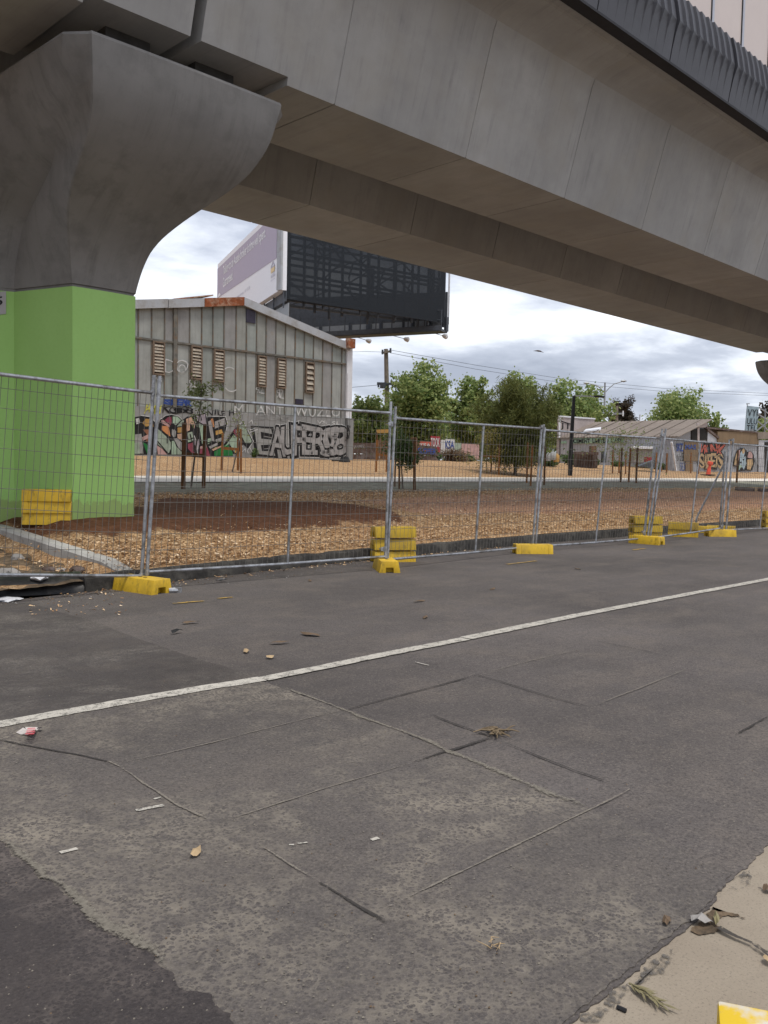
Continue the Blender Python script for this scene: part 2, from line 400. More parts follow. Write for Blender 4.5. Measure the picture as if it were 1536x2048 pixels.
# shed surfaces
def sheet(name,c,grime):
    t=NT(name); v=t.coord()
    k=t.ramp(t.noise(v,1.1,6,.65),[(.3,tuple(x*.78 for x in c)),(.7,tuple(x*1.15 for x in c))])
    st=t.noise(t.map(v,(6,6,.45)),1.0,8,.75)
    k=t.mix(t.ramp(st,[(.5,0.0),(.75,.45)]),k,grime)
    k=t.mix(t.ramp(t.noise(v,2.4,8,.75),[(.60,0.0),(.72,.55)]),k,(.28,.20,.115))
    t.col(k); t.bump(t.noise(v,20,5),.1,.01); return t.fin(.8,0,.2)
M['sheetA']=sheet('cement_sheet_green',(.29,.31,.29),(.13,.13,.115))
M['sheetB']=sheet('cement_sheet_grey',(.30,.305,.28),(.13,.12,.10))
M['sheetC']=sheet('cement_sheet_pale',(.335,.345,.325),(.15,.14,.12))
M['sheetD']=sheet('cement_sheet_mauve',(.295,.29,.28),(.13,.12,.11))
M['batten']=simple('batten_dark',(.155,.148,.13),.85,0,.3,6,.1,.2,(.17,.12,.08),3)
M['block_silver']=sheet('painted_block_wall',(.27,.27,.265),(.17,.16,.15))
M['louvre']=simple('louvre_blade',(.40,.35,.28),.7,0,.22,5,.1,.2,(.22,.15,.1),3)
M['frame_rust']=simple('window_frame',(.17,.125,.09),.85,0,.35,7,.2)
M['barge']=simple('barge_board',(.42,.43,.45),.6,.1,.12,3,.05,.3,(.33,.32,.31),1.5)
M['rust']=simple('rusted_iron',(.24,.075,.032),.9,0,.4,4,.2,.2,(.40,.27,.19),2.5)
M['roof_iron']=simple('roof_iron',(.30,.29,.28),.7,.2,.2,3,.1,.3,(.22,.15,.11),1)
M['window_dark']=simple('window_dark',(.04,.035,.055),.3)
def corr(name,c,rust):
    t=NT(name); v=t.coord()
    k=t.ramp(t.noise(v,.8,6,.65),[(.3,tuple(x*.8 for x in c)),(.7,tuple(x*1.15 for x in c))])
    k=t.mix(t.ramp(t.noise(t.map(v,(3,3,.6)),1.3,8,.7),[(.55,0.0),(.74,.6)]),k,rust)
    t.col(k); return t.fin(.8,0,.2)
M['corr_wall']=corr('corrugated_wall',(.43,.435,.46),(.28,.23,.20))
M['corr_roof']=corr('corrugated_roof',(.225,.185,.155),(.14,.10,.08))
M['roof_lap']=simple('roof_lap',(.165,.135,.11),.85)
M['corr_graf']=corr('corrugated_wall_tagged',(.34,.345,.36),(.20,.20,.24))
M['brown_board']=corr('brown_boards',(.20,.14,.085),(.11,.075,.045))
M['pinkboard']=corr('pale_board',(.42,.36,.34),(.26,.21,.18))
M['dark_open']=simple('dark_interior',(.02,.018,.016),.9)
M['sign_green']=simple('sign_green',(.33,.50,.37),.7,0,.15,2)
M['tile']=simple('terracotta_tile',(.48,.15,.07),.8,0,.2,5,.2)
M['bill_white']=simple('billboard_white',(.88,.87,.90),.5,0,.02)
M['bill_purple']=simple('billboard_purple',(.45,.385,.48),.5,0,.03)
M['bill_grey']=simple('billboard_grey_print',(.50,.47,.54),.5,0,.03)
M['bill_yellow']=simple('billboard_yellow_print',(.80,.60,.30),.5,0,.03)
def meshcloth():
    t=NT('shade_mesh'); v=t.coord(); t.col((.03,.034,.04)); t.fin(.8,0,.1)
    tr=t.n('ShaderNodeBsdfTransparent'); mx=t.n('ShaderNodeMixShader')
    f=t.ramp(t.noise(v,.35,4),[(.3,.80),(.7,.88)]); t.L(f,mx.inputs[0])
    t.L(tr.outputs[0],mx.inputs[1]); t.L(t.b.outputs[0],mx.inputs[2]); t.L(mx.outputs[0],t.out.inputs[0]); return t.m
M['meshcloth']=meshcloth()
PAL={'black':(.018,.017,.018),'silver':(.31,.30,.295),'white':(.52,.52,.51),'ochre':(.42,.25,.08),'maroon':(.22,.055,.08),'sage':(.28,.34,.27),'mint':(.30,.40,.30),
 'orange':(.48,.21,.085),'peach':(.52,.34,.24),'pink':(.42,.27,.25),'lilac':(.32,.28,.31),'green':(.022,.16,.045),'grey':(.28,.28,.27),'brown':(.22,.10,.06),'blue':(.035,.07,.25),'yellow':(.52,.50,.10),'red':(.42,.10,.07),'sky':(.30,.38,.42),'tan':(.44,.31,.17),'dkred':(.30,.03,.04)}
for k,c in PAL.items(): M['g_'+k]=simple('spray_'+k,c,.7,0,.22,4,.03,.2)

# ------------------------------------------------------------------ lettering
def text_geo(s,offset=0.0,shear=0.0,spacing=1.0):
    cu=bpy.data.curves.new('letters','FONT'); cu.body=s; cu.size=1; cu.offset=offset; cu.shear=shear; cu.space_character=spacing; cu.resolution_u=3
    ob=bpy.data.objects.new('letters',cu); COL.objects.link(ob)
    dg=bpy.context.evaluated_depsgraph_get(); me=bpy.data.meshes.new_from_object(ob.evaluated_get(dg))
    vs=[v.co.copy() for v in me.vertices]; fs=[list(p.vertices) for p in me.polygons]
    bpy.data.objects.remove(ob); bpy.data.meshes.remove(me); bpy.data.curves.remove(cu)
    return vs,fs
def quad_text(mb,s,q,lift,offset=0.0,shear=0.0,spacing=1.0,mi=0,box=None):
    """letters laid into the quad bl, br, tr, tl, standing `lift` metres off it"""
    vs,fs=text_geo(s,offset,shear,spacing)
    if box is None:
        b0=text_geo(s,0.0,shear,spacing)[0]
        x0=min(v.x for v in b0); x1=max(v.x for v in b0); y0=min(v.y for v in b0); y1=max(v.y for v in b0)
    else: x0,x1,y0,y1=box
    bl,br,tr,tl=[Vector(p) for p in q]; nrm=(br-bl).cross(tl-bl).normalized()
    out=[]
    for v in vs:
        u=(v.x-x0)/(x1-x0); w=(v.y-y0)/(y1-y0)
        out.append((bl*(1-u)+br*u)*(1-w)+(tl*(1-u)+tr*u)*w+nrm*lift)
    mb.add(out,fs,mi)
def spray(mb,s,q,rn,layers,wob=.04,sl=.25):
    bl,br,tr,tl=[Vector(p) for p in q]; n=len(s); nrm=(br-bl).cross(tl-bl).normalized(); wd=[.55 if ch in '!I' else 1.0 for ch in s]; tot=sum(wd); u=0; boxes=[]
    for k,ch in enumerate(s):
        a=u/tot-.02; u+=wd[k]; b=u/tot+.035; d0=rn.uniform(-.07,.05); d1=rn.uniform(-.05,.08); sk=rn.uniform(-.4,.9)*sl/n
        def at(x,y): return (bl*(1-x)+br*x)*(1-y)+(tl*(1-x)+tr*x)*y
        boxes.append([at(a-sk,d0),at(b-sk*rn.uniform(.4,1.3),rn.uniform(-.06,.05)),at(b+sk,1+d1),at(a+sk,1+rn.uniform(-.06,.08))])
    for off,lift,mi in layers:
        for ch,bq in zip(s,boxes):
            m2=MB(); quad_text(m2,ch,bq,lift,off,0,1,mi)
            for v in m2.v:
                w=noise.noise_vector(Vector((v.x*2.2,v.z*2.2,1.7)))*wob+noise.noise_vector(Vector((v.x*7,v.z*7,4)))*wob*.4; v.x+=w.x; v.z+=w.z
            mb.add(m2.v,m2.f,mi)
def wallq(x0,y0,x1,y1,Y,dy0=0,dy1=0):   # picture box (left, top, right, bottom) on the wall plane y=Y
    return [gy(x0,y1+dy0,Y),gy(x1,y1+dy1,Y),gy(x1,y0+dy1,Y),gy(x0,y0+dy0,Y)]

# ================================================================== SETTING: ground, road
def jag(pts,amp=.03,step=.08,seed=0,closed=True,fr=3.1):
    out=[]; n=len(pts); rnd=random.Random(seed)
    for i in range(n if closed else n-1):
        a=Vector(pts[i]); b=Vector(pts[(i+1)%n]); L=(b-a).length; k=max(1,min(260,int(L/step)))
        d=(b-a); nr=Vector((-d.y,d.x,0)).normalized()
        for j in range(k):
            p=a+d*(j/k)
            q=noise.fractal(Vector((p.x*fr+seed*7.7,p.y*fr,seed)),.7,2.0,6)
            w=1 if j else .3
            out.append(p+nr*q*amp*w)
    if not closed: out.append(Vector(pts[-1]))
    return out
def sheetpoly(name,pts,z,mat,amp=.03,step=.08,seed=0,th=0,fr=3.1):
    P=[Vector((p[0],p[1],z)) for p in pts]
    P=jag(P,amp,step,seed,True,fr) if amp else P
    mb=MB(); mb.poly(P)
    if th:
        n=len(P); lo=[p-Vector((0,0,th)) for p in P]
        mb.add(P+lo,[(i,(i+1)%n,(i+1)%n+n,i+n) for i in range(n)])
    o=mb.build(name,mat,fixn=False); tag(o,kind='structure')
    import bmesh
    bm=bmesh.new(); bm.from_mesh(o.data); bmesh.ops.triangulate(bm,faces=[f for f in bm.faces if len(f.verts)>4]); 
    for f in bm.faces:
        if f.normal.z<-.5: f.normal_flip()
    bm.to_mesh(o.data); bm.free()
    return o
W=lambda px,py: gz(px,py)
big=MB(); big.poly([(-400,-400,-.08),(600,-400,-.08),(600,600,-.08),(-400,600,-.08)]); tag(big.build('ground',M['earth'],fixn=False),kind='structure')
sheetpoly('footpath',[(-30,-7),(120,-7),(120,1.75),(-30,1.75)],0,M['footpath'],0)
near=[W(1100,2085),W(1160,2035),W(1250,1962),W(1330,1893),W(1385,1850),W(1425,1812),W(1440,1780),W(1462,1762),W(1500,1728),W(1536,1692)]
edge=[(-30,1.05)]+[(p.x,p.y) for p in near]+[(6,1.33),(20,1.33),(120,1.33)]
kline=[(x,y+.04) for x,y in zip(KX,KY) if -40<x<150]
sheetpoly('road',edge+[(120,10.1)]+kline[::-1]+[(-30,8.6)],.005,M['road'],.012,.015,3,.005,16)
# older, stone-showing asphalt lane and the darker repairs
old=[W(528,1366),W(690,1425),W(800,1466),W(890,1502),W(1000,1548),W(1100,1592),W(1185,1622),W(1300,1672),W(1400,1724),W(1462,1752),W(1428,1800),W(1385,1840),W(1330,1882),W(1250,1950),W(1160,2022),W(1060,2105),W(300,2600),W(-900,2400),W(-500,1540),W(-20,1453),W(260,1402)]
sheetpoly('asphalt_patch',old,.0095,M['road_old'],.012,.015,5,.009,16)
newp=[W(-40,1660),W(40,1722),W(120,1790),W(200,1848),W(285,1905),W(350,1962),W(420,2010),W(470,2060),W(540,2130),W(300,2500),W(-600,2300),W(-500,1600)]
sheetpoly('asphalt_patch',newp,.0135,M['road_new'],.03,.015,9,.004,9)
midp=[W(-60,1212),W(60,1207),W(110,1222),W(190,1246),W(290,1284),W(400,1322),W(470,1342),W(520,1356),W(260,1398),W(-20,1449),W(-400,1520),W(-300,1260)]
sheetpoly('asphalt_patch',midp,.0098,M['road_dark'],.02,.06,11,.006)
def strip(name,pxs,wid,z,mat,amp=.01,seed=1,kind='structure',world=None):
    pts=[W(*p) for p in pxs] if world is None else [Vector(p) for p in world]
    wid=wid if isinstance(wid,list) else [wid]*len(pts)
    C=[];Wd=[]
    for i in range(len(pts)-1):
        k=max(2,min(300,int((pts[i+1]-pts[i]).length/.05)))
        for j in range(k):
            C.append(pts[i].lerp(pts[i+1],j/k)); Wd.append(wid[i]+(wid[i+1]-wid[i])*j/k)
    C.append(pts[-1]); Wd.append(wid[-1])
    lf=[];rt=[]
    for i,c in enumerate(C):
        d=(C[min(i+1,len(C)-1)]-C[max(0,i-1)]).normalized(); n=Vector((-d.y,d.x,0))
        a=amp*noise.fractal(Vector((c.x*9,c.y*9,seed)),1,2,4); b=amp*noise.fractal(Vector((c.x*9,c.y*9,seed+50)),1,2,4); m=amp*1.2*noise.fractal(Vector((c.x*3,c.y*3,seed+9)),1,2,4)
        lf.append(Vector((c.x,c.y,z))+n*(Wd[i]/2+a+m)); rt.append(Vector((c.x,c.y,z))-n*(Wd[i]/2+b-m))
    n=len(C); mb=MB(); mid=[(a+b)/2 for a,b in zip(lf,rt)]
    mb.add(lf+mid+rt,[(i,i+n,i+n+1,i+1) for i in range(n-1)]+[(i+n,i+2*n,i+2*n+1,i+n+1) for i in range(n-1)])
    o=mb.build(name,mat,fixn=False)
    at=o.data.attributes.new('core','FLOAT','POINT'); e=[min(1,min(i,n-1-i)/6) for i in range(n)]; at.data.foreach_set('value',[0]*n+e+[0]*n)
    if kind: tag(o,kind=kind)
    return o
strip('lane_line',[],.125,.0139,M['white_line'],.006,3,world=[(-12,4.86,0)]+[W(x,y) for x,y in [(-30,1459),(110,1432),(260,1405),(400,1381),(525,1361)]])
strip('lane_line',[],.115,.0139,M['white_line'],.007,4,world=[W(x,y) for x,y in [(527,1361),(600,1347),(768,1312),(930,1280)]])
strip('lane_line',[],.125,.0139,M['white_line'],.005,6,world=[W(x,y) for x,y in [(931,1279),(1150,1234),(1330,1199),(1536,1160)]]+[Vector((30,4.9,0)),Vector((90,5,0))])
for pxs,wd,mt in [([(-10,1483),(60,1497),(150,1513),(215,1527)],.022,'tar'),([(215,1527),(245,1542),(300,1580),(360,1618),(440,1655)],.022,'grit'),
  ([(245,1530),(330,1512),(430,1489),(560,1455),(640,1435),(690,1424)],.014,'grit'),([(690,1424),(770,1402),(860,1379),(955,1353)],.018,'tar'),([(955,1353),(1060,1324),(1180,1297)],.012,'grit'),
  ([(945,1350),(1000,1366),(1080,1391),(1175,1417)],.016,'tar'),([(1195,1286),(1260,1298),(1345,1317)],.012,'tar'),([(1190,1414),(1290,1375),(1390,1335)],.012,'grit'),
  ([(858,1430),(900,1448),(960,1470),(985,1478)],.02,'tar'),([(985,1478),(940,1493),(880,1512),(830,1528)],[.03,.045,.04,.025],'tar'),([(830,1528),(760,1550),(640,1585),(520,1625),(430,1652)],.016,'grit'),
  ([(1010,1490),(1080,1518),(1150,1546),(1220,1570)],.016,'tar'),([(1268,1580),(1200,1615),(1100,1664),(1000,1712),(900,1760),(770,1824)],.015,'grit'),
  ([(510,1690),(570,1730),(640,1772)],.018,'grit'),([(640,1772),(700,1808),(775,1855)],[.012,.02,.032],'tar'),([(1470,1475),(1536,1437)],.02,'tar'),
  ([(1436,1862),(1470,1880),(1500,1892),(1545,1920)],[.05,.035,.03,.045],'tar')]:
    strip('road_crack',pxs,[x*.62 for x in wd] if isinstance(wd,list) else wd*.62,.0135 if mt=='tar' else .0145,M['crack_'+mt],.005,len(pxs)*3+int(pxs[0][0]))
# crumbly pale seam where the two asphalts meet
strip('road_seam',[(528,1366),(610,1395),(690,1425),(800,1466),(890,1502),(1000,1548),(1100,1592),(1185,1622),(1225,1640)],[.05,.05,.06,.05,.07,.08,.13,.12,.05],.0142,M['seam_grit'],.015,21)
strip('road_seam',[(-40,1655),(40,1716),(120,1783),(200,1841),(285,1898),(350,1955),(420,2003)],[.06,.08,.05,.08,.09,.07,.05],.0182,M['seam_grit'],.02,27)
for a,b,wd in [((272,1627),(327,1616),.025),((308,1604),(322,1600),.015),((120,1712),(154,1703),.02),((578,1696),(588,1696),.012),((595,1694),(615,1692),.012),((742,1686),(757,1682),.02),((830,1327),(858,1334),.012)]:
    strip('paint_mark',[a,((a[0]+b[0])/2,(a[1]+b[1])/2),b],wd,.0136,M['white_line'],.004,int(a[0]))
for a,b,wd in [((346,1209),(408,1204),.05),((435,1199),(465,1196),.05),((1015,1130),(1072,1123),.06),((1266,1101),(1290,1098),.08)]:
    strip('paint_mark',[a,((a[0]+b[0])/2,(a[1]+b[1])/2),b],wd,.0125,M['yellow_line'],.01,int(a[0]))
# asphalt smears on the pale footpath and the hollow full of litter at its broken edge
for k,px in enumerate([[(1275,1962),(1300,1925),(1345,1900),(1350,1912),(1330,1945),(1280,1972),(1255,1985)],[(1205,2000),(1235,1972),(1255,1968),(1250,1990),(1228,2020),(1210,2012)],[(1160,2040),(1200,2018),(1216,2022),(1200,2048),(1165,2058)],[(1455,1760),(1500,1742),(1500,1770),(1480,1784),(1455,1780)]]):
    sheetpoly('asphalt_patch',[W(*p) for p in px],.0045,M['smear'],.014,.006,30+k,0,26)
sheetpoly('litter_hollow',[W(*p) for p in [(1380,1864),(1408,1842),(1426,1816),(1434,1824),(1462,1828),(1492,1839),(1464,1836),(1438,1838),(1432,1852),(1446,1864),(1420,1868),(1398,1872)]],.0045,M['rubble'],.016,.006,41,0,30)
# black bitumen kerb
kb=MB(); secs=[]
xs=[4.55+.12*i for i in range(60)]+[11.8+.5*i for i in range(60)]+[42+4*i for i in range(20)]
for x in xs:
    y=kerb_y(x); j=.012*noise.fractal(Vector((x*4,0,1)),1,2,4); j2=.02*noise.fractal(Vector((x*3,5,1)),1,2,4)
    secs.append([Vector((x,y+j,-.02)),Vector((x,y+.03+j,.15+j2)),Vector((x,y+.06,.175+j2)),Vector((x,y+.15,.18+j2)),Vector((x,y+.26,.15+j2*.5)),Vector((x,y+.3,-.02))])
tag(kb.loft(secs).build('kerb',M['kerb_black'],smooth=40),kind='structure')
# earth bank: wood-chip mulch with bare soil in it
def inpoly(x,y,P):
    c=False; n=len(P)
    for i in range(n):
        a=P[i]; b=P[i-1]
        if (a[1]>y)!=(b[1]>y) and x<(b[0]-a[0])*(y-a[1])/(b[1]-a[1])+a[0]: c=not c
    return c
def gpoly(px): return [(lambda p:(p.x,p.y))(G(*q)) for q in px]
SOIL=[gpoly([(-60,1020),(40,1018),(150,1022),(262,1020),(300,998),(420,1000),(560,1004),(680,1008),(760,1020),(830,1040),(800,1052),(700,1052),(560,1064),(430,1072),(300,1072),(180,1082),(60,1078),(-40,1062)]),gpoly([(838,1033),(900,1035),(890,1045),(845,1043)])]
RED=[gpoly([(700,1000),(900,992),(1150,985),(1536,982),(1700,985),(1700,1012),(1536,1018),(1300,1022),(1000,1028),(830,1032)])]
def softmask(x,y,polys,r=.35):
    s=0
    for i,j in ((0,0),(r,0),(-r,0),(0,r),(0,-r),(r*.7,r*.7),(-r*.7,r*.7),(r*.7,-r*.7),(-r*.7,-r*.7)):
        s+= any(inpoly(x+i,y+j,P) for P in polys)
    return s/9
gxs=[-30,-10,-4,0,2,3]+[3.5+.2*i for i in range(110)]+[25.5+.8*i for i in range(60)]+[74+8*i for i in range(20)]
tys=[0,.02,.05,.09,.13,.17,.22,.27,.32,.38,.44,.5,.56,.62,.68,.74,.8,.86,.93,1.0]
farY=[17,18,19,20.5,22,23.5,25,27,29,31,34,40,60,120,300,600]
mb=MB(); vs=[];soil=[];red=[]
for x in gxs:
    k=kerb_y(x)+.12
    for t in tys:
        y=k+(16.2-k)*t; z=ground(x,y)+.03*noise.fractal(Vector((x*1.2,y*1.2,0)),1,2,4)*min(1,t*6)
        s=softmask(x,y,SOIL) if 2<x<20 else 0
        z+=.05*s
        vs.append((x,y,z)); soil.append(s); red.append(softmask(x,y,RED) if x>8 else 0)
    for y in farY:
        vs.append((x,y,ground(x,y)+(.06*noise.fractal(Vector((x*.5,y*.5,3)),1,2,3) if 22.5<y<60 else 0))); soil.append(0); red.append(0)
m=len(tys)+len(farY); fs=[]
for i in range(len(gxs)-1):
    for j in range(m-1): fs.append((i*m+j,(i+1)*m+j,(i+1)*m+j+1,i*m+j+1))
mb.add(vs,fs); gb=mb.build('mulch_bank',M['mulch'],smooth=60,fixn=False); tag(gb,kind='structure')
for nm,arr in (('soil',soil),('red',red)):
    a=gb.data.attributes.new(nm,'FLOAT','POINT'); a.data.foreach_set('value',arr)
# seeded strip and the pale concrete path along the bank
def ribbon(name,y0,y1,mat,lift,amp,seed,ny=4):
    mb=MB(); vs=[]; X=[-30,-10,0,3]+[4+.5*i for i in range(150)]+[80+6*i for i in range(25)]
    for x in X:
        a=amp*noise.fractal(Vector((x*.6,seed,0)),1,2,4); b=amp*noise.fractal(Vector((x*.6,seed+5,0)),1,2,4)
        for j in range(ny+1):
            y=(y0+a)*(1-j/ny)+(y1+b)*j/ny; edge=-.03 if j in (0,ny) else 0
            vs.append((x,y,ground(x,y)+lift+edge))
    n=ny+1; mb.add(vs,[(i*n+j,(i+1)*n+j,(i+1)*n+j+1,i*n+j+1) for i in range(len(X)-1) for j in range(ny)])
    return tag(mb.build(name,mat,smooth=60,fixn=False),kind='structure')
ribbon('seeded_strip',15.95,19.15,M['strip'],.035,.22,2,6)
ribbon('path',19.0,21.9,M['path'],.06,.0,3,4)
# loose wood chips lying on the bank
rnd=random.Random(5); cm=MB(); cnt=0
def chip(x,y,z,L,w):
    a=rnd.uniform(0,6.28); tx=rnd.gauss(0,.28); ty=rnd.gauss(0,.28); mi=rnd.choices(range(5),[5,5,4,3,3])[0]
    Mx=Matrix.Rotation(a,3,'Z')@Matrix.Rotation(tx,3,'X')@Matrix.Rotation(ty,3,'Y')
    q=[Mx@Vector(v)+Vector((x,y,z)) for v in ((-L/2,-w/2,0),(L/2*rnd.uniform(.6,1),-w/2*rnd.uniform(.4,1),0),(L/2,w/2*rnd.uniform(.5,1),0),(-L/2*rnd.uniform(.6,1),w/2,0.004))]
    cm.poly(q,mi)
while cnt<58000:
    x=4.6+rnd.random()**1.4*24; k=kerb_y(x)+.2; y=k+rnd.random()**1.25*(16.2-k)
    if x<8 and x<wall_x(y)+.12: 
        if rnd.random()>.25 or x<3.2: cnt+=1; continue
    if rnd.random()<softmask(x,y,SOIL,.5)*.93+softmask(x,y,RED,.4)*.75: cnt+=1; continue
    chip(x,y,ground(x,y)+.022+rnd.uniform(0,.018),rnd.uniform(.025,.068),rnd.uniform(.010,.024)); cnt+=1
for i in range(260):    # spilled over the kerb
    x=4.2+rnd.random()*9; chip(x,kerb_y(x)-abs(rnd.gauss(0,.10))-.02,.02,rnd.uniform(.02,.06),rnd.uniform(.01,.02))
for i in range(80):
    p=W(rnd.uniform(60,260),rnd.uniform(1178,1232)); chip(p.x,p.y,.014,rnd.uniform(.015,.05),rnd.uniform(.008,.02))
tag(cm.build('wood_chips',[M['chip%d'%i] for i in range(5)],fixn=False),'loose tan wood chips spread over the bank behind the kerb','wood chips',kind='stuff')
# scrap rubble ground left of the concrete edging
rb=MB(); vs=[]
RX=[-6,-2,0,1,2,3]+[3.2+.1*i for i in range(21)]
for x in RX:
    for j in range(26):
        y=kerb_y(x)+.05+j*.25; w=wall_x(y)
        vs.append((min(x,w+.02),y,ground(min(x,w-.11),y)+.012+.05*noise.fractal(Vector((x*3,y*3,7)),1,2,5)))
rb.add(vs,[(i*26+j,(i+1)*26+j,(i+1)*26+j+1,i*26+j+1) for i in range(len(RX)-1) for j in range(25)])
tag(rb.build('rubble_ground',M['rubble'],smooth=60,fixn=False),kind='structure')

# concrete edging that climbs beside the pier
cw=MB(); secs=[]
for i in range(18):
    y=9.5+i*.34; x=wall_x(y); h=wall_h(y)+.02
    if i==0: h-=.05
    secs.append([Vector((x-.02,y,-.05)),Vector((x-.03,y,h-.03)),Vector((x,y,h)),Vector((x+.15,y,h)),Vector((x+.18,y,h-.03)),Vector((x+.18,y,-.05))])
tag(cw.loft(secs).build('concrete_edging',M['kerb_conc'],smooth=35),'pale concrete edging climbing beside the green pier behind the fence','kerb edging')
# ================================================================== VIADUCT
NEAR=[(9.98,6.75),(9.43,8.70),(9.37,8.84),(9.26,8.92),(9.10,8.965),(8.70,9.055),(8.68,9.085),(8.64,9.09),(8.62,9.075),(8.50,9.105),(8.50,9.5),(12.93,9.5),(12.93,9.15),(12.66,8.97),(12.52,8.84),(12.46,8.7),(11.92,6.75)]
FAR=[(14.10,6.75),(13.58,8.70),(13.52,8.84),(13.38,8.97),(13.07,9.15),(13.07,9.5),(17.55,9.5),(17.55,9.105),(17.0,8.98),(16.78,8.92),(16.67,8.84),(16.61,8.7),(16.06,6.75)]
def girder(sec,x0,x1,joints,blocks,parent,name='box_girder'):
    cy=sum(p[0] for p in sec)/len(sec); cz=8.4
    def ring(x,inset=0,raised=False):
        out=[]
        for (y,z) in sec:
            if raised and z<7: y=y+(-.03 if y<cy else .03)*1; z=6.855
            if inset:
                d=Vector((cy-y,cz-z)); d.normalize(); y+=d.x*inset; z+=d.y*inset
            out.append(Vector((x,y,z)))
        return out
    ev=[(x0,'a'),(x1,'b')]
    secs=[]; b0,b1=blocks
    secs+= [ring(x0,0,True),ring(x0+b0-.004,0,True),ring(x0+b0+.004)]
    for j in joints:
        if x0+b0+.1<j<x1-b1-.1: secs+=[ring(j-.016),ring(j-.007,.02),ring(j+.007,.02),ring(j+.016)]
    secs+= [ring(x1-b1-.004),ring(x1-b1+.004,0,True),ring(x1,0,True)]
    return MB().loft(secs).build(name,M['web'],parent,smooth=28)
jr=[8.78+2.99*i for i in range(11)]; jl=[3.9-2.99*i for i in range(11)]
spanA=thing('viaduct_span',(6.5,11.4,6.75),'long grey concrete box girder span overhead with a ribbed charcoal parapet','viaduct')
girder(NEAR,6.47,40.1,jr,(1.42,1.4),spanA)
spanB=thing('viaduct_span',(6.5,15.2,6.75),'far parallel concrete girder span in shade behind the ribbed parapet span','viaduct')
girder(FAR,6.47,40.1,jr,(1.42,1.4),spanB)
spanC=thing('viaduct_span',(6.3,11.4,6.75),'near girder span ending left of the expansion gap above the pier','viaduct')
girder(NEAR,-27,6.31,jl[::-1],(1.4,1.42),spanC)
spanD=thing('viaduct_span',(6.3,15.2,6.75),'far dark girder span behind the pier head at the top left corner','viaduct')
girder(FAR,-27,6.31,jl[::-1],(1.4,1.42),spanD)
# ribbed parapet cladding: pleated panels
PX0=15.565; PL=2.507
def cladding():
    mb=MB(); n=9; secs=[]
    L=PL-.03
    for i in range(n):
        for s in (0.0,.93):
            x=.015+L*(i+s)/n; a=1 if s==0 else 0
            dp=.034*a
            secs.append([(x,8.29,9.10),(x,8.255-dp*.1,9.32),(x,8.21-dp*.55,9.58),(x,8.165-dp*1.5,9.80),(x,8.215-dp*1.5,10.1),(x,8.285-dp*1.3,10.40),(x,8.33,10.40),(x,8.33,9.10)])
    x=.015+L; secs.append([(x,8.29,9.10),(x,8.255,9.32),(x,8.21,9.58),(x,8.165,9.80),(x,8.215,10.1),(x,8.285,10.40),(x,8.33,10.40),(x,8.33,9.10)])
    mb.loft([[Vector(p) for p in q] for q in secs]); return mb
cl0=None; under=MB(); und=[]
for i in range(-3,10):
    x=PX0+i*PL
    if cl0 is None:
        mb=cladding(); mb.v=[v+Vector((x,0,0)) for v in mb.v]; cl0=mb.build('cladding_panel',M['clad'],spanA); x00=x
    else:
        c=cl0.copy(); COL.objects.link(c); c.parent=spanA; c.location=(x-x00,0,0)
ut=MB(); ut.box(((8+40)/2,8.395,9.075),(32,.235,.045)); ut.box((24,8.36,9.75),(32,.03,1.28)); ut.build('parapet_underside',M['clad_dark'],spanA)
sc=MB(); sc.box((25.5,8.43,11.6),(29,.04,2.7)); so=sc.build('noise_screen',M['screen'],spanA)
po=None
for i in range(-3,12):
    x=17.47+1.41*i
    if po is None:
        po=MB().box((x,8.40,11.6),(.09,.03,2.7)).box((x-.055,8.404,11.6),(.02,.02,2.7),1).build('screen_post',[M['alu'],M['clad_dark']],spanA); xp=x
    else:
        c=po.copy(); COL.objects.link(c); c.parent=spanA; c.location=(x-xp,0,0)
# pier
PZ=[.2,3.0,3.9,4.3,4.68,4.89,5.08,5.36,5.64,5.9,6.3,6.38]
PF=[(5.64,11.8),(5.64,11.8),(5.64,11.8),(5.52,11.62),(5.37,11.35),(5.29,11.13),(5.17,10.76),(5.09,10.24),(4.98,9.86),(4.93,9.79),(4.88,9.75),(4.88,9.75)]
PK=[(5.28,12.88),(5.28,12.88),(5.28,12.88),(5.285,12.8),(5.29,12.62),(5.29,12.4),(5.275,12.05),(5.22,11.5),(5.03,10.95),(4.85,10.45),(4.67,10.03),(4.67,10.03)]
PL_=[(4.72,13.08),(4.72,13.08),(4.72,13.08),(4.715,13.03),(4.70,12.92),(4.68,12.78),(4.66,12.6),(4.62,12.35),(4.58,12.3),(4.56,12.5),(4.55,12.93),(4.55,12.93)]
PS=[(5.0,13.45),(5.0,13.45),(5.0,13.45),(4.99,13.4),(4.97,13.3),(4.95,13.2),(4.92,13.1),(4.82,13.0),(4.70,12.95),(4.62,12.93),(4.55,12.93),(4.55,12.93)]
PC=[6.12,6.12,6.12,6.08,6.08,6.1,6.15,6.22,6.25,6.26,6.26,6.26]
YZ=([3.9,4.1,4.3,4.5,4.7,4.9,5.1,5.3,5.5,5.7,5.9,6.1,6.38],[11.8,11.74,11.63,11.47,11.25,10.97,10.64,10.34,10.11,9.95,9.85,9.79,9.75])
SILR=([-.0655,.206,.2187,.2479,.2719,.2992,.3291,.3571,.3929,.4417,.5054],[.559,.5593,.562,.5721,.5858,.6141,.651,.6895,.7297,.7629,.7836])
EDGL=([-.0665,.2026,.2452,.2849,.3081,.3381,.3834,.4251,.5094],[.4788,.4781,.4750,.4731,.4748,.4822,.4975,.5035,.5006])
def frontedge(z):
    y=interp(z,*YZ); b=(z-1.45)/y; return y,interp(b,*EDGL)*y,interp(b,*SILR)*y
FE={}
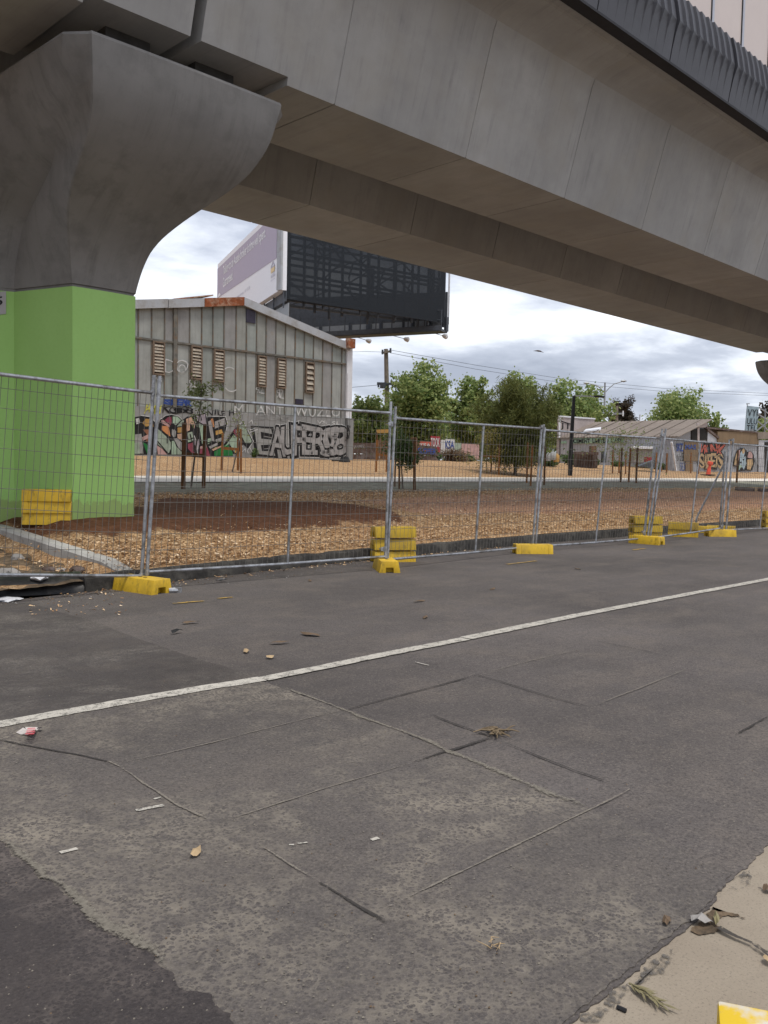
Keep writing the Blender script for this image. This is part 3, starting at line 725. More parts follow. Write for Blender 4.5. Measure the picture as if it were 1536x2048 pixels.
def fedge(z):
    k=[frontedge(z+d) for d in (-.12,-.06,0,.06,.12)] if 4.0<z<6.25 else [frontedge(z)]
    return [sum(q[i] for q in k)/len(k) for i in range(3)]
def crom(z,arr):
    i=0
    while i<len(PZ)-2 and z>PZ[i+1]: i+=1
    t=(z-PZ[i])/(PZ[i+1]-PZ[i]); t=min(1,max(0,t))
    def g(k): return arr[min(len(arr)-1,max(0,k))]
    sc_=not isinstance(arr[0],tuple); f=(lambda q:Vector((q,0))) if sc_ else (lambda q:Vector(q))
    p0,p1,p2,p3=f(g(i-1)),f(g(i)),f(g(i+1)),f(g(i+2))
    h=PZ[i+1]-PZ[i]; m1=(p2-p0)/(PZ[min(i+1,len(PZ)-1)]-PZ[max(0,i-1)])*h if i>0 else (p2-p1); m2=(p3-p1)/(PZ[min(i+2,len(PZ)-1)]-PZ[i])*h if i+2<len(PZ) else (p2-p1)
    if i<=1: m1=Vector((0,0)); m2=Vector((0,0))
    if i==2: m1=Vector((0,0))
    r=(2*t**3-3*t*t+1)*p1+(t**3-2*t*t+t)*m1+(-2*t**3+3*t*t)*p2+(t**3-t*t)*m2
    return r.x if sc_ else r
CYM=12.93
def piersec(z,inset=0):
    K=crom(z,PK);Sx=crom(z,PS); SL=crom(z,PL_); fy,fl,fr_=fedge(z); F=Vector((fl,fy)); c=(fl+fr_)/2
    if K.y<F.y+.25: K.y=F.y+.25
    half=[]
    # slightly rounded nose between left and right front edges, edge radius
    nose=[]
    hw=c-F.x
    for q in (1,.6,.2,-.2,-.6,-1): nose.append((c-hw*q, F.y-.02*(1-q*q)))
    if SL.y<K.y+.12: SL.y=K.y+.12
    front=[(SL.x,SL.y),(K.x,K.y),(F.x-.012,F.y+.035)]+nose+[(2*c-F.x+.012,F.y+.035),(2*c-K.x,K.y),(2*c-Sx.x,Sx.y)]
    back=[(x,2*CYM-y+.7*max(0,(y-11.5)/1.38)) for x,y in front[1:-1]][::-1]
    pts=front+back
    if inset:
        out=[]
        for x,y in pts:
            d=Vector((c-x,CYM-y)); d.normalize(); out.append((x+d.x*inset,y+d.y*inset))
        pts=out
    return [Vector((x,y,z)) for x,y in pts]
pier=thing('bridge_pier',(6.2,12.93,.6),'flared concrete pier with a bright green painted base beside the fence','bridge pier','viaduct piers')
MB().loft([piersec(.2),piersec(1.5),piersec(3.0),piersec(3.86)]).build('painted_base',M['green'],pier,smooth=16)
lv=[3.86,3.862,3.9,3.902]+[3.95+.07*i for i in range(35)]+[6.33]
secs=[]
for z in lv: secs.append(piersec(z,.03 if 3.861<z<3.901 else 0))
secs.append(piersec(6.375,.035)); secs.append(piersec(6.38,.3))
MB().loft(secs).build('crosshead',M['pier'],pier,smooth=13)
for x in (5.75,7.05):
    for y in (10.75,11.3,14.7,15.3): MB().box((x,y,6.53),(.55,.4,.36)).box((x,y,6.79),(.62,.5,.15)).build('bearing',M['bearing'],pier)
# number plate on the pier's left face
k=Vector((5.28,12.88,0)); s_=Vector((4.72,13.08,0)); nn=Vector((s_.y-k.y,-(s_.x-k.x),0)).normalized(); 
if nn.y>0: nn=-nn
def onface(px,py):
    d=ray(px,py); t=((k-CAM).x*nn.x+(k-CAM).y*nn.y)/(d.x*nn.x+d.y*nn.y); return CAM+d*t
q=[onface(-34,633),onface(12,628),onface(12,583),onface(-34,586)]
pm=MB(); pm.prism([p+nn*.004 for p in q],nn*.012); pl=pm.build('number_plate',M['plate_white'],pier)
tm=MB(); quad_text(tm,'15',[onface(-22,613),onface(4.5,610),onface(4.5,593.5),onface(-22,596)],0,.02)
tm.v=[v+nn*.019 for v in tm.v]; tm.build('lettering',M['ink'],pl,fixn=False)
pier2=copy_tree(pier); pier2.location=pier.location+Vector((33.85,0,0)); pier2['label']='distant viaduct pier, only its curved head showing at the right edge'

# ================================================================== TEMPORARY FENCE
def foot_mesh(L=.66,wb=.30,wt=.235,h=.165,e=.09):
    mb=MB()
    def sec(x,notch):
        wbh,wth=wb/2,wt/2
        if notch: return [(x,-wbh,0),(x,-.055,0),(x,-.052,.075),(x,.052,.075),(x,.055,0),(x,wbh,0),(x,wth,h),(x,-wth,h)]
        return [(x,-wbh,.0),(x,-.055,.0),(x,-.052,.002),(x,.052,.002),(x,.055,.0),(x,wbh,.0),(x,wth,h),(x,-wth,h)]
    mb.loft([[Vector(p) for p in sec(-L/2,1)],[Vector(p) for p in sec(-L/2+e,1)]])
    mb.loft([[Vector(p) for p in sec(-L/2+e,0)],[Vector(p) for p in sec(L/2-e,0)]])
    mb.loft([[Vector(p) for p in sec(L/2-e,1)],[Vector(p) for p in sec(L/2,1)]])
    # mould seam and grip ridge along both sides
    for s in (-1,1):
        y0=s*(wb/2-.012); mb.box((0,y0-s*.012,h*.42),(L*.98,.012,.012))
    return mb
FOOT=None
def block(px,py,rz,label,z=None,mat='yellow',base=None,tilt=0,group='yellow fence foot blocks',p=None):
    global FOOT
    if p is None: p=gz(px,py) if base is None else base
    if FOOT is None:
        FOOT=foot_mesh().build('ballast_block',M['yellow'],bevel=.008,smooth=30)
        for x in (-.03,.05): MB().tube([(x,0,.1655),(x,0,.1675)],.024,12).build('post_hole',M['hole'],FOOT)
        o=FOOT
    else: o=copy_tree(FOOT)
    if mat!='yellow':
        o.data=o.data.copy(); o.data.materials[0]=M[mat]
    o.location=(p.x,p.y,p.z if z is None else z); o.rotation_euler=(0,tilt,rz)
    tag(o,label,'fence block',group); return o

def fpanel(tl,tr,bl,br,Z0,Z1,mid,label,l_post=None,r_post=None,nv=44):
    """one hired fence panel: pixel corners of its rails plus the depth of its two ends"""
    TL,TR,BL,BR=dz(*tl,Z0),dz(*tr,Z1),dz(*bl,Z0),dz(*br,Z1)
    org=(BL+BR)/2; org.z=0
    t=thing('mesh_fence',org,label,'fence panel','temporary fence panels')
    def P(u,w): return (BL*(1-u)+BR*u)*(1-w)+(TL*(1-u)+TR*u)*w
    MB().tube([P(0,1),P(.5,1)+Vector((0,0,-.006)),P(1,1)],.020,10).build('top_rail',M['galv'],t,smooth=50)
    MB().tube([P(0,0),P(.5,0)+Vector((0,0,-.01)),P(1,0)],.019,10).build('bottom_rail',M['galv'],t,smooth=50)
    for u,ext in ((0,l_post),(1,r_post)):
        a=P(u,0); b=P(u,1); d=(b-a).normalized()
        e1,e0=ext if ext else (.17,.12)
        MB().tube([a-d*e0,b+d*e1],.021,10).tube([b-d*.03,b+d*.03],.027,10).tube([a-d*.03,a+d*.03],.027,10).build('post',M['galv'],t,smooth=50)
    if mid:
        u=mid; MB().tube([P(u,0),P(u,1)],.0165,10).build('mid_post',M['galv'],t,smooth=50)
    wm=MB(); n=nv; r=.0029
    rn=random.Random(int(tl[0])+5)
    off=(BR-BL).normalized().cross(Vector((0,0,1)))*-.018
    for i in range(1,n):
        u=i/n; j=rn.gauss(0,.0007)
        a=P(u+j,0)+off; b=P(u+rn.gauss(0,.0007),1)+off; c=P(u+rn.gauss(0,.0010),.55)+off
        wm.tube([a,c,b],r,4,cap=False)
    L=(BR-BL).length; H=(TL-BL).length; k=max(2,int(H/.176))
    for i in range(1,k):
        w=(i+.35)/k
        wm.tube([P(0,w)+off,P(.33,w-.003+rn.gauss(0,.001))+off,P(.66,w-.003)+off,P(1,w)+off],r,4,cap=False)
    wm.build('wire_mesh',M['wire'],t,fixn=False)
    return t
ZB=depth(gz(286,1180)); ZC=depth(gz(771,1140)); ZD=depth(gz(1068,1104)); ZE=depth(gz(1292,1086)); ZF=depth(gz(1444,1072)); ZG=20.6+3.4
fpanel((-370,700),(306,786),(-400,1141),(283,1152),7.35,ZB,None,'leftmost mesh fence panel crossing in front of the green pier',None,(.20,.10),44)
fpanel((317,791),(781,826),(294,1144),(771,1113),ZB-.03,ZC,.535,'mesh fence panel in front of the tall graffiti shed',(.22,.14),(.16,.13))
fpanel((790,836),(1083,857),(775,1119),(1065,1093),ZC+.03,ZD,.55,'mesh fence panel in front of the olive wattle tree',(.16,.08),(.05,.06))
fpanel((1089,860),(1322,877),(1071,1093),(1295,1076),ZD+.03,ZE,.50,'mesh fence panel in front of the black lamp post',(.05,.06),(.20,.06))
fpanel((1329,877),(1458,888),(1300,1076),(1444,1056),ZE+.03,ZF,.53,'narrow looking mesh fence panel with a bent stay tube behind it',(.20,.06),(.10,.06))
fpanel((1466,888),(1620,898),(1452,1060),(1600,1052),ZF+.03,ZG+2.2,.40,'last mesh fence panel at the right edge of the picture',(.12,.06),(.1,.06))
# stay tube behind the fifth panel and spare upright
st=MB(); a=dz(1391,1052,ZF+.3); b=dz(1394,1034,ZF+.3); c=dz(1447,930,ZF+.1); st.tube([a,b,b.lerp(c,.1),c],.024,8)
tag(st.build('stay_tube',M['galv'],smooth=50),'bent steel stay tube leaning against the narrow looking fence panel','fence stay')
sp=MB(); sp.tube([dz(1288,1076,ZE+.1),dz(1309,888,ZE+.1)],.024,8); sp.tube([dz(1289.5,1062,ZE+.1),dz(1290.5,1052,ZE+.1)],.034,8)
tag(sp.build('spare_upright',M['galv'],smooth=50),'short steel upright left of the joint at the stacked blocks','fence post')
sp=MB(); sp.tube([dz(1439,1066,ZF+.15),dz(1450,902,ZF+.15)],.024,8); tag(sp.build('spare_upright',M['galv'],smooth=50),'short steel upright left of the last fence joint','fence post')
def clamp(px,py,Z,label):
    p=dz(px,py,Z); t=MB(); t.box(p,(.09,.05,.05),rz=.7); t.tube([p+Vector((-.02,-.05,0)),p+Vector((-.02,.05,0))],.012,6); t.box(p+Vector((.0,-.03,.0)),(.03,.03,.07),rz=.7)
    tag(t.build('scaffold_clamp',M['galv']),label,'fence clamp','fence clamps')
clamp(781,848,ZC-.02,'steel clamp high on the fence joint by the timber fence')
clamp(766,1098,ZC-.02,'steel clamp low on the fence joint above the block end with a slot')
clamp(1325,870,ZE-.02,'steel clamp on top of the joint at the stacked blocks')
clamp(1085,853,ZD-.02,'steel clamp on top of the joint by the wattle tree')
clamp(1464,880,ZF-.02,'steel clamp on top of the last fence joint')
clamp(1287,1064,ZE-.02,'steel clamp low on the joint at the stacked blocks')
clamp(1443,1052,ZF-.02,'steel clamp low on the last fence joint')
def cnr(px,py): return gz(px,py)
# feet: (picture position of the middle of the base)
block(284,1183,R_(-79),'yellow scuffed foot block carrying the fence joint in front of the green pier')
block(772,1141,R_(-126),'yellow foot block end-on with its dark slot facing the road')
block(1065,1107,R_(-38),'yellow foot block side-on below the joint by the wattle tree')
block(1293,1088,R_(-88),'yellow foot block pointing at the road in front of the stack of three')
block(1440,1073,R_(-40),'yellow clean foot block side-on at the last fence joint')
# stacks
p=gz(786,1129); hb=.163
for i,(dx,mt,lb,rz) in enumerate([(0,'yellow','lowest block of the stack behind the end-on foot block',-28),(0.0,'yellow_dirty','dirty middle block of the stack behind the end-on foot block',-30),(-.0,'yellow_dirty','topmost block of the stack behind the end-on foot block',-27)]):
    block(0,0,R_(rz),'yellow '+lb,z=i*hb*1.16+.0,mat=mt,p=p+Vector((.3+dx,.3,0)))
g=G(97,1046)
for i,(lb,rz) in enumerate([('lowest yellow block of the stack against the green pier',-38),('middle yellow block of the stack against the green pier',-36),('topmost yellow block of the stack against the green pier',-39)]):
    block(0,0,R_(rz),lb,z=g.z-.02+i*hb,p=g)
p=gz(1300,1083)
for i,(lb,rz,mt) in enumerate([('lowest yellow block of the three by the fence joint below the slanting roof',-33,'yellow'),('middle yellow block of the three by the fence joint below the slanting roof',-35,'yellow_dirty'),('topmost yellow block of the three by the fence joint below the slanting roof',-32,'yellow_dirty')]):
    block(0,0,R_(rz),lb,z=i*hb*1.1,mat=mt,p=p+Vector((.25,.25,0)))
p=gz(1378,1075)
block(0,0,R_(-62),'lower yellow block of the tilted pair below the bent stay tube',z=0.0,mat='yellow',p=p+Vector((.1,.2,0)))
block(0,0,R_(-62),'upper yellow block of the tilted pair below the bent stay tube',z=.168,mat='yellow_dirty',p=p+Vector((.1,.2,0)),tilt=0)
block(0,0,R_(-62),'yellow block lying between the tilted pair and the last fence joint',z=0,mat='yellow',p=gz(1418,1068)+Vector((.3,.3,0)))
block(0,0,R_(-70),'yellow worn block lying slanted behind the last fence joint',z=.0,mat='yellow_dirty',p=gz(1458,1066)+Vector((.1,.25,0)))
p=gz(1548,1058)
for i,lb in enumerate(['lowest yellow block of the stack cut by the right picture edge','middle yellow block of the stack cut by the right picture edge','topmost yellow block of the stack cut by the right picture edge']):
    block(0,0,R_(-35),lb,z=i*hb,mat='yellow_dirty' if i==0 else 'yellow',p=p)
# the block at the photographer's feet, its top worn white
def nearblock():
    t=NT('yellow_block_worn'); v=t.coord()
    n=t.noise(v,3.4,6,.6); geo=t.n('ShaderNodeNewGeometry'); sep=t.n('ShaderNodeSeparateXYZ'); t.L(geo.outputs['Normal'],sep.inputs[0])
    m=t.math('MULTIPLY',t.ramp(n,[(.53,0.0),(.60,.9)]),t.ramp(sep.outputs[2],[(.8,0.0),(.9,1.0)]))
    k=t.mix(m,(.74,.50,.03),(.66,.62,.56)); k=t.mix(t.ramp(t.noise(v,9,8,.7),[(.6,0.0),(.68,.7)]),k,(.35,.28,.2)); t.col(k); t.bump(t.noise(v,50,4),.2,.004); return t.fin(.6)
M['yellow_worn']=nearblock()
zt=.15; a=on(1444,2003,2,zt); b=on(1540,2022,2,zt); d=(b-a).normalized(); e=Vector((-d.y,d.x,0)); 
if e.y>0: e=-e
ctr=a+d*.30+e*.12
nb=foot_mesh(.62,.30,.24,.15,.28); rz_=math.atan2(d.y,d.x); rm=Matrix.Rotation(rz_,3,'Z'); nb.v=[rm@v+Vector((ctr.x,ctr.y,.002)) for v in nb.v]
tag(nb.build('ballast_block',M['yellow_worn'],bevel=.008,smooth=30),'yellow block with a worn white top in the bottom right corner','fence block','yellow fence foot blocks')

# ================================================================== TALL SHED WITH MURAL (gable wall parallel to the street)
YS=30.0
def sp3(x,y): return (260+x/3.072, 420+y/3.072)     # close-up coordinates -> photograph
def SW(x,y,d=0.0): p=gy(*sp3(x,y),YS-d); return p
shed=thing('graffiti_shed',(22.5,YS,1.7),'tall old grey sheet clad shed with louvre windows and a mural along its base','shed')
xL=16.4; xr=gy(*sp3(1322,900),YS).x; xa=gy(*sp3(686,560),YS).x
def topz(x):
    zr=SW(686,585).z; zl=SW(40,605).z; xl=SW(40,605).x; ze=SW(1322,857).z
    if x<xa: return zr+(zl-zr)*(xa-x)/(xa-xl)
    return zr+(ze-zr)*(x-xa)/(xr-xa)
def lowz(x):
    a,b=SW(40,1205),SW(1320,1280); return a.z+(b.z-a.z)*(x-a.x)/(b.x-a.x)
bx=[SW(c,900).x for c in (48,130,210,287,363,437,506,574,648,712,774,833,893,952,1012,1068,1125,1182,1240,1300)]
w0=bx[0]; pre=[]; 
while w0>xL+.5: w0-=.95; pre.append(w0)
bx=pre[::-1]+bx
xs=[xL]+bx+[xr]; mats=[M['sheetA'],M['sheetB'],M['sheetC'],M['sheetD']]
wm=MB(); rn=random.Random(3)
def railz(x):
    a,b=SW(40,785),SW(1310,945); return a.z+(b.z-a.z)*(x-a.x)/(b.x-a.x)
for i in range(len(xs)-1):
    x0,x1=xs[i],xs[i+1]
    segs=[(lowz,railz),(railz,topz)]
    for lo,hi in segs:
        mi=rn.choice([0,0,1,1,2,3]); dp=rn.uniform(0,.012)
        pts=[]
        if x0<xa<x1 and hi is topz: tops=[(x1,hi(x1)),(xa,hi(xa)),(x0,hi(x0))]
        else: tops=[(x1,hi(x1)),(x0,hi(x0))]
        wm.poly([(x0,YS-dp,lo(x0)),(x1,YS-dp,lo(x1))]+[(x,YS-dp,z) for x,z in tops],mi)
wm.build('clad_wall',mats,shed,fixn=False)
MB().prism([(xL+.03,YS+.02,1.0),(xr-.03,YS+.02,1.0),(xr-.03,YS+.02,topz(xr)-.05),(xa,YS+.02,topz(xa)-.05),(xL+.03,YS+.02,topz(xL)-.05)],(0,15,0)).build('side_wall',M['sheetB'],shed)
bt=MB()
for x in bx: bt.box((x,YS-.025,(lowz(x)+topz(x))/2),(.045,.04,topz(x)-lowz(x)))
n=24
for i in range(n):
    xa0=xL+(xr-xL)*i/n; xb0=xL+(xr-xL)*(i+1)/n; bt.bar((xa0,YS-.05,railz(xa0)),(xb0,YS-.05,railz(xb0)),.05,.07)
xq=SW(270,900).x; bt.box((xq,YS-.06,(lowz(xq)+topz(xq))/2),(.15,.1,topz(xq)-lowz(xq)-.05))
bt.build('batten',M['batten'],shed)
# lower painted wall
lwm=MB(); lwm.prism([(xL,YS-.06,1.2),(xr+.03,YS-.06,1.2),(xr+.03,YS-.06,lowz(xr)),(xL,YS-.06,lowz(xL))],(0,.3,0)); lwm.build('base_wall',M['block_silver'],shed)
# windows
for k,(a,b,c,d) in enumerate([(133,808,207,1015),(368,835,437,1042),(508,857,573,1057),(778,895,832,1088),(898,912,952,1097),(1072,935,1125,1125)]):
    p0=SW(a,(b+d)/2); p1=SW(c,(b+d)/2); zt_=SW((a+c)/2,b).z; zb_=SW((a+c)/2,d).z
    wt=thing('louvre_window',((p0.x+p1.x)/2,YS-.06,zb_),None,None); wt.parent=shed; wt.location=Vector(((p0.x+p1.x)/2,YS-.06,zb_))-shed.location
    f=MB(); xm=(p0.x+p1.x)/2; ww=p1.x-p0.x
    for s in (p0.x+.03,p1.x-.03): f.box((s,YS-.06,(zt_+zb_)/2),(.06,.10,zt_-zb_))
    f.box((xm,YS-.06,zt_-.03),(ww-.12,.10,.06)); f.box((xm,YS-.06,zb_+.03),(ww-.12,.12,.06)); f.box((xm,YS-.02,(zt_+zb_)/2),(ww-.13,.02,zt_-zb_-.13),1)
    f.build('frame',[M['frame_rust'],M['timber_old']],wt)
    sl=MB(); nb_=9 if k<5 else 5
    for i in range(nb_):
        z=zb_+.1+(zt_-zb_-.2)*(i+.5)/nb_; hh=(zt_-zb_-.2)/nb_
        Mx=Matrix.Rotation(R_(-24+rn.uniform(-8,8)),3,'X'); sl.box((xm,YS-.085,z),(ww-.13,.012,hh*.86),M=Mx)
    sl.build('blade',M['louvre'],wt)
dw=MB(); p0,p1=SW(717,600,.07),SW(772,690,.07); dw.box(((p0.x+p1.x)/2,YS-.04,(p0.z+p1.z)/2-.05),(p1.x-p0.x,.03,p0.z-p1.z)); dw.build('vent_opening',M['window_dark'],shed); dw=MB(); p0,p1=SW(1020,1160,.07),SW(1064,1196,.07); dw.box(((p0.x+p1.x)/2,YS-.04,(p0.z+p1.z)/2),(p1.x-p0.x,.05,p0.z-p1.z)); dw.build('vent_opening',M['window_dark'],shed)
# barge boards and roof
def bar2(mb,a,b,th,h,mi=0): mb.prism([Vector(a)+Vector((0,0,0)),Vector(b),Vector(b)+Vector((0,0,h)),Vector(a)+Vector((0,0,h))],(0,th,0),mi)
bg=MB(); zr=topz(xa); h1=SW(686,535).z-SW(686,585).z
xs1=SW(440,560).x
bar2(bg,(xa,YS-.18,zr-.02),(xr+.12,YS-.18,topz(xr+.12)-.02),.12,h1); bar2(bg,(xL-.2,YS-.18,topz(xL-.2)-.02),(xs1-1.6,YS-.18,topz(xs1-1.6)-.02),.10,h1); bar2(bg,(xs1-1.58,YS-.20,topz(xs1-1.6)-.03),(xs1,YS-.20,topz(xs1)-.03),.12,h1)
bg.build('barge_board',M['barge'],shed)
rb_=MB(); bar2(rb_,(xs1+.01,YS-.21,topz(xs1)-.03),(xa-.01,YS-.21,zr-.03),.13,h1*1.02)
q0,q1=SW(290,545),SW(530,522); bar2(rb_,(q0.x,YS+.2,topz(q0.x)+h1-.02),(q1.x,YS+.2,topz(q1.x)+h1+.10),3.0,.05)
rb_.build('rusted_barge_board',M['rust'],shed)
rf=MB()
for i in range(2):
    xe=(xL-.3) if i==0 else (xr+.2)
    rf.prism([(xa,YS-.06,zr+h1-.03),(xe,YS-.06,topz(xe)+h1-.03),(xe,YS-.06,topz(xe)+h1-.09),(xa,YS-.06,zr+h1-.09)],(0,15.3,0))
rf.build('roof',M['roof_iron'],shed)
cn=MB(); p0=SW(1326,800); p1=SW(1350,1280); cn.box(((p0.x+p1.x)/2+.02,YS+.05,(SW(1338,800).z+SW(1338,1280).z)/2),(p1.x-p0.x,.3,SW(1338,800).z-SW(1338,1280).z)); cn.box((xr+.1,YS-.05,SW(1338,1120).z),(.08,.16,1.7)); cn.build('corner_flashing',M['white_paint'],shed)
br_=MB(); p0=SW(1335,820); br_.box((p0.x-.02,YS-.24,p0.z-.02),(.42,.2,.42)); br_.build('rust_bracket',M['rust'],shed)
pil=MB(); p0=SW(1322,1280);p1=SW(1352,1500); pil.box(((p0.x+p1.x)/2+.02,YS+.05,(p0.z+1.3)/2),(p1.x-p0.x,.45,p0.z-1.3)); pil.build('corner_pier',M['block_silver'],shed)
# ---------- the mural: sprayed shapes, photographed outline by outline onto the wall plane
def M6(x,y,d): return gy(300+x/6.982,760+y/6.982,YS-.06-d)
gmats=['black','silver','white','ochre','maroon','sage','mint','orange','peach','pink','lilac','green','grey','brown']; gi={n:i for i,n in enumerate(gmats)}
mu=MB(); lay=[0]
def gp(color,pts,lv):
    lay[0]+=1
    mu.poly([M6(x,y,.005+.005*lv+.00012*lay[0]) for x,y in pts],gi[color])
gp('black',[(-215,520),(-120,500),(0,520),(60,580),(110,640),(150,545),(220,500),(300,485),(400,510),(450,560),(520,510),(590,505),(640,480),(780,455),(790,520),(870,515),(1055,515),(1075,600),(1060,690),(1030,780),(1000,860),(1010,930),(1180,680),(1310,600),(1345,650),(1440,855),(1370,960),(1300,900),(1230,1040),(1150,1030),(1160,1060),(860,1065),(-215,1040)],0)
for c,pts in [
 ('grey',[(-210,760),(-120,750),(-90,1030),(-210,1020)]),('sage',[(-215,880),(-150,870),(-140,1030),(-215,1030)]),('white',[(-200,540),(-150,530),(-140,600),(-190,620)]),
 ('ochre',[(-105,600),(-60,540),(0,545),(40,590),(50,655),(0,640),(-60,650)]),('brown',[(-100,690),(0,690),(30,740),(0,880),(-60,860),(-30,780)]),('pink',[(-110,800),(-30,760),(-20,810),(-100,850)]),
 ('green',[(-100,870),(-40,900),(10,1000),(0,1040),(-40,1030)]),('sage',[(70,700),(120,690),(250,810),(290,870),(290,960),(260,1030),(110,900),(80,820)]),
 ('pink',[(95,910),(170,960),(240,1040),(110,1045)]),('orange',[(165,640),(250,645),(270,690),(285,790),(250,770),(160,690)]),('pink',[(160,560),(190,560),(280,640),(270,660),(160,600)]),
 ('maroon',[(205,560),(250,520),(300,512),(302,595),(285,630)]),('mint',[(318,510),(380,510),(435,560),(360,630),(318,600)]),('sage',[(375,650),(440,570),(470,560),(475,640)]),
 ('grey',[(305,690),(340,680),(365,720),(355,790),(325,800),(305,760)]),('ochre',[(385,665),(465,655),(470,735),(385,735)]),('peach',[(380,755),(470,745),(480,840),(450,850),(385,810)]),
 ('mint',[(305,850),(340,850),(370,940),(370,1040),(300,1040)]),('grey',[(330,815),(380,815),(450,880),(450,990),(400,950)]),('sage',[(380,940),(440,1000),(440,1040),(380,1040)]),
 ('peach',[(505,545),(580,515),(630,620),(620,680),(560,600),(555,700),(515,720)]),('lilac',[(640,500),(770,475),(780,570),(790,640),(680,580),(650,560)]),('mint',[(670,600),(780,650),(775,720),(770,890),(725,890),(700,720),(650,640)]),
 ('sage',[(520,740),(590,720),(605,800),(540,830)]),('mint',[(530,840),(605,820),(605,850),(530,870)]),('maroon',[(530,890),(605,870),(605,1000),(640,1030),(600,1035),(530,960)]),
 ('lilac',[(620,790),(660,860),(690,810),(690,900),(660,1010),(625,900)]),('pink',[(700,930),(790,900),(795,950),(700,960)]),('maroon',[(700,965),(800,940),(840,1060),(690,1055)]),
 ('silver',[(810,580),(850,560),(870,640),(900,860),(860,850),(830,700)]),('orange',[(850,545),(880,535),(900,650),(880,660)]),('silver',[(905,580),(1045,530),(1060,620),(905,680)]),
 ('ochre',[(915,710),(1000,690),(1020,740),(920,770)]),('grey',[(915,830),(1010,800),(990,860),(920,865)]),('mint',[(805,820),(855,810),(855,870),(805,900)]),('silver',[(820,930),(940,875),(950,905),(840,960)]),('peach',[(865,965),(1000,915),(1000,935),(880,990)]),
 ('green',[(895,1000),(1080,890),(1150,1000),(1160,1055),(900,1060)]),('mint',[(1045,930),(1170,760),(1210,800),(1230,880),(1220,980),(1180,1010),(1110,890)]),('maroon',[(1165,700),(1200,680),(1240,740),(1230,820),(1170,740)]),
 ('sage',[(1245,640),(1310,615),(1420,850),(1410,880),(1330,880),(1250,720)]),('ochre',[(1175,990),(1230,980),(1240,1010),(1190,1020)])]:
    gp(c,pts,1)
def lineset(mat,lines,w,lv):
    for L in lines:
        for a,b in zip(L[:-1],L[1:]):
            lay[0]+=1; d=Vector((b[0]-a[0],b[1]-a[1])); d.normalize(); nx,ny=-d.y*w/2,d.x*w/2; e=d*w*.4
            mu.poly([M6(x,y,.005+.005*lv+.00012*lay[0]) for x,y in ((a[0]+nx-e.x,a[1]+ny-e.y),(b[0]+nx+e.x,b[1]+ny+e.y),(b[0]-nx+e.x,b[1]-ny+e.y),(a[0]-nx-e.x,a[1]-ny-e.y))],gi[mat])
lineset('black',[[(620,520),(690,690),(720,890)],[(560,760),(590,860)],[(800,880),(860,860)],[(960,590),(975,650)],[(700,470),(720,560)],[(85,830),(220,990),(270,1040)],[(340,640),(360,660),(330,690)],[(870,990),(870,1060)],[(0,660),(60,660)],[(240,760),(240,880)]],14,2)
lineset('white',[[(150,545),(220,495),(300,480),(400,505),(450,555)],[(640,478),(780,450),(795,520)],[(870,508),(1058,510),(1082,600),(1068,700)],[(620,520),(640,600)],[(1310,598),(1445,855),(1370,970)],[(620,780),(650,880),(665,1040)],[(1180,560),(1215,520),(1240,600)],[(-120,495),(0,510),(60,570),(105,620)],[(1200,700),(1290,930)]],9,2)
lineset('white',[[(1290,1000),(1330,960),(1340,1010)],[(1360,980),(1370,1020)],[(1400,950),(1420,1000)],[(1230,560),(1260,620),(1290,560)],[(1380,600),(1420,560),(1440,620)],[(1380,700),(1460,680)],[(1400,730),(1500,690)]],10,1)
mo=mu.build('mural',[M['g_'+n] for n in gmats],shed,fixn=False)
# silver letters with heavy black outline
def SQ(x0,y0,x1,y1,d,sl=0.0): # close-up box with slope
    return [SW(x0,y1,d),SW(x1,y1+sl,d),SW(x1,y0+sl,d),SW(x0,y0,d)]
qm=MB(); q=SQ(868,1330,1318,1500,.065,6)
spray(qm,'AUFER!!8',q,random.Random(4),[(.085,.006,1),(.07,.010,0),(.018,.016,2)],.07,.2)
q2=SQ(780,1345,870,1495,.065,4); spray(qm,'E',q2,random.Random(9),[(.09,.006,0),(.02,.010,3)],.10,.4)
qm.build('lettering',[M['g_black'],M['g_white'],M['g_silver'],M['g_grey']],shed,fixn=False)
def word(s,box,col,off=0.0,sl=0,d=.075,shear=0.0,sp=1.0,name='lettering'):
    m=MB(); spray(m,s,SQ(*box,d,sl),random.Random(len(s)*7+int(box[0])),[(off,0,0)],.06,.2) if ' ' not in s else quad_text(m,s,SQ(*box,d,sl),.0,off,shear,sp)
    for v in m.v:
        w=noise.noise_vector(Vector((v.x*3,v.z*3,2)))*.07; v.x+=w.x; v.z+=w.z
    return m.build(name,M['g_'+col],shed,fixn=False)
word('M   ANT   WUZLO',(640,1195,1290,1255),'white',-.005,18,.085)
word('NILE H',(475,1228,640,1262),'black',.01,4); word('KGIS8',(210,1205,380,1250),'black',.02,4); word('AMM',(88,1195,190,1245),'yellow',.01,4)
word('SMEAR',(220,1160,375,1192),'blue',.06,6,.085); word('9UIZ',(365,1040,425,1095),'white',-.012,2,.05,.2); word('9M3',(135,1020,200,1060),'white',-.015,2,.05,.2); word('9UZ',(775,1085,830,1130),'white',-.012,2,.05,.2); word('9IZ',(900,1105,945,1155),'white',-.012,2,.05,.2); word('SAGABOMZ',(770,1262,1080,1290),'grey',.0,12,.07); word('VS  SI',(1150,1290,1275,1312),'white',.02,6,.07); word('DO',(215,925,350,1000),'white',-.02,0,.05,.1); word('JS',(1326,1330,1348,1400),'black',.03,0,.26)
cm2=MB()
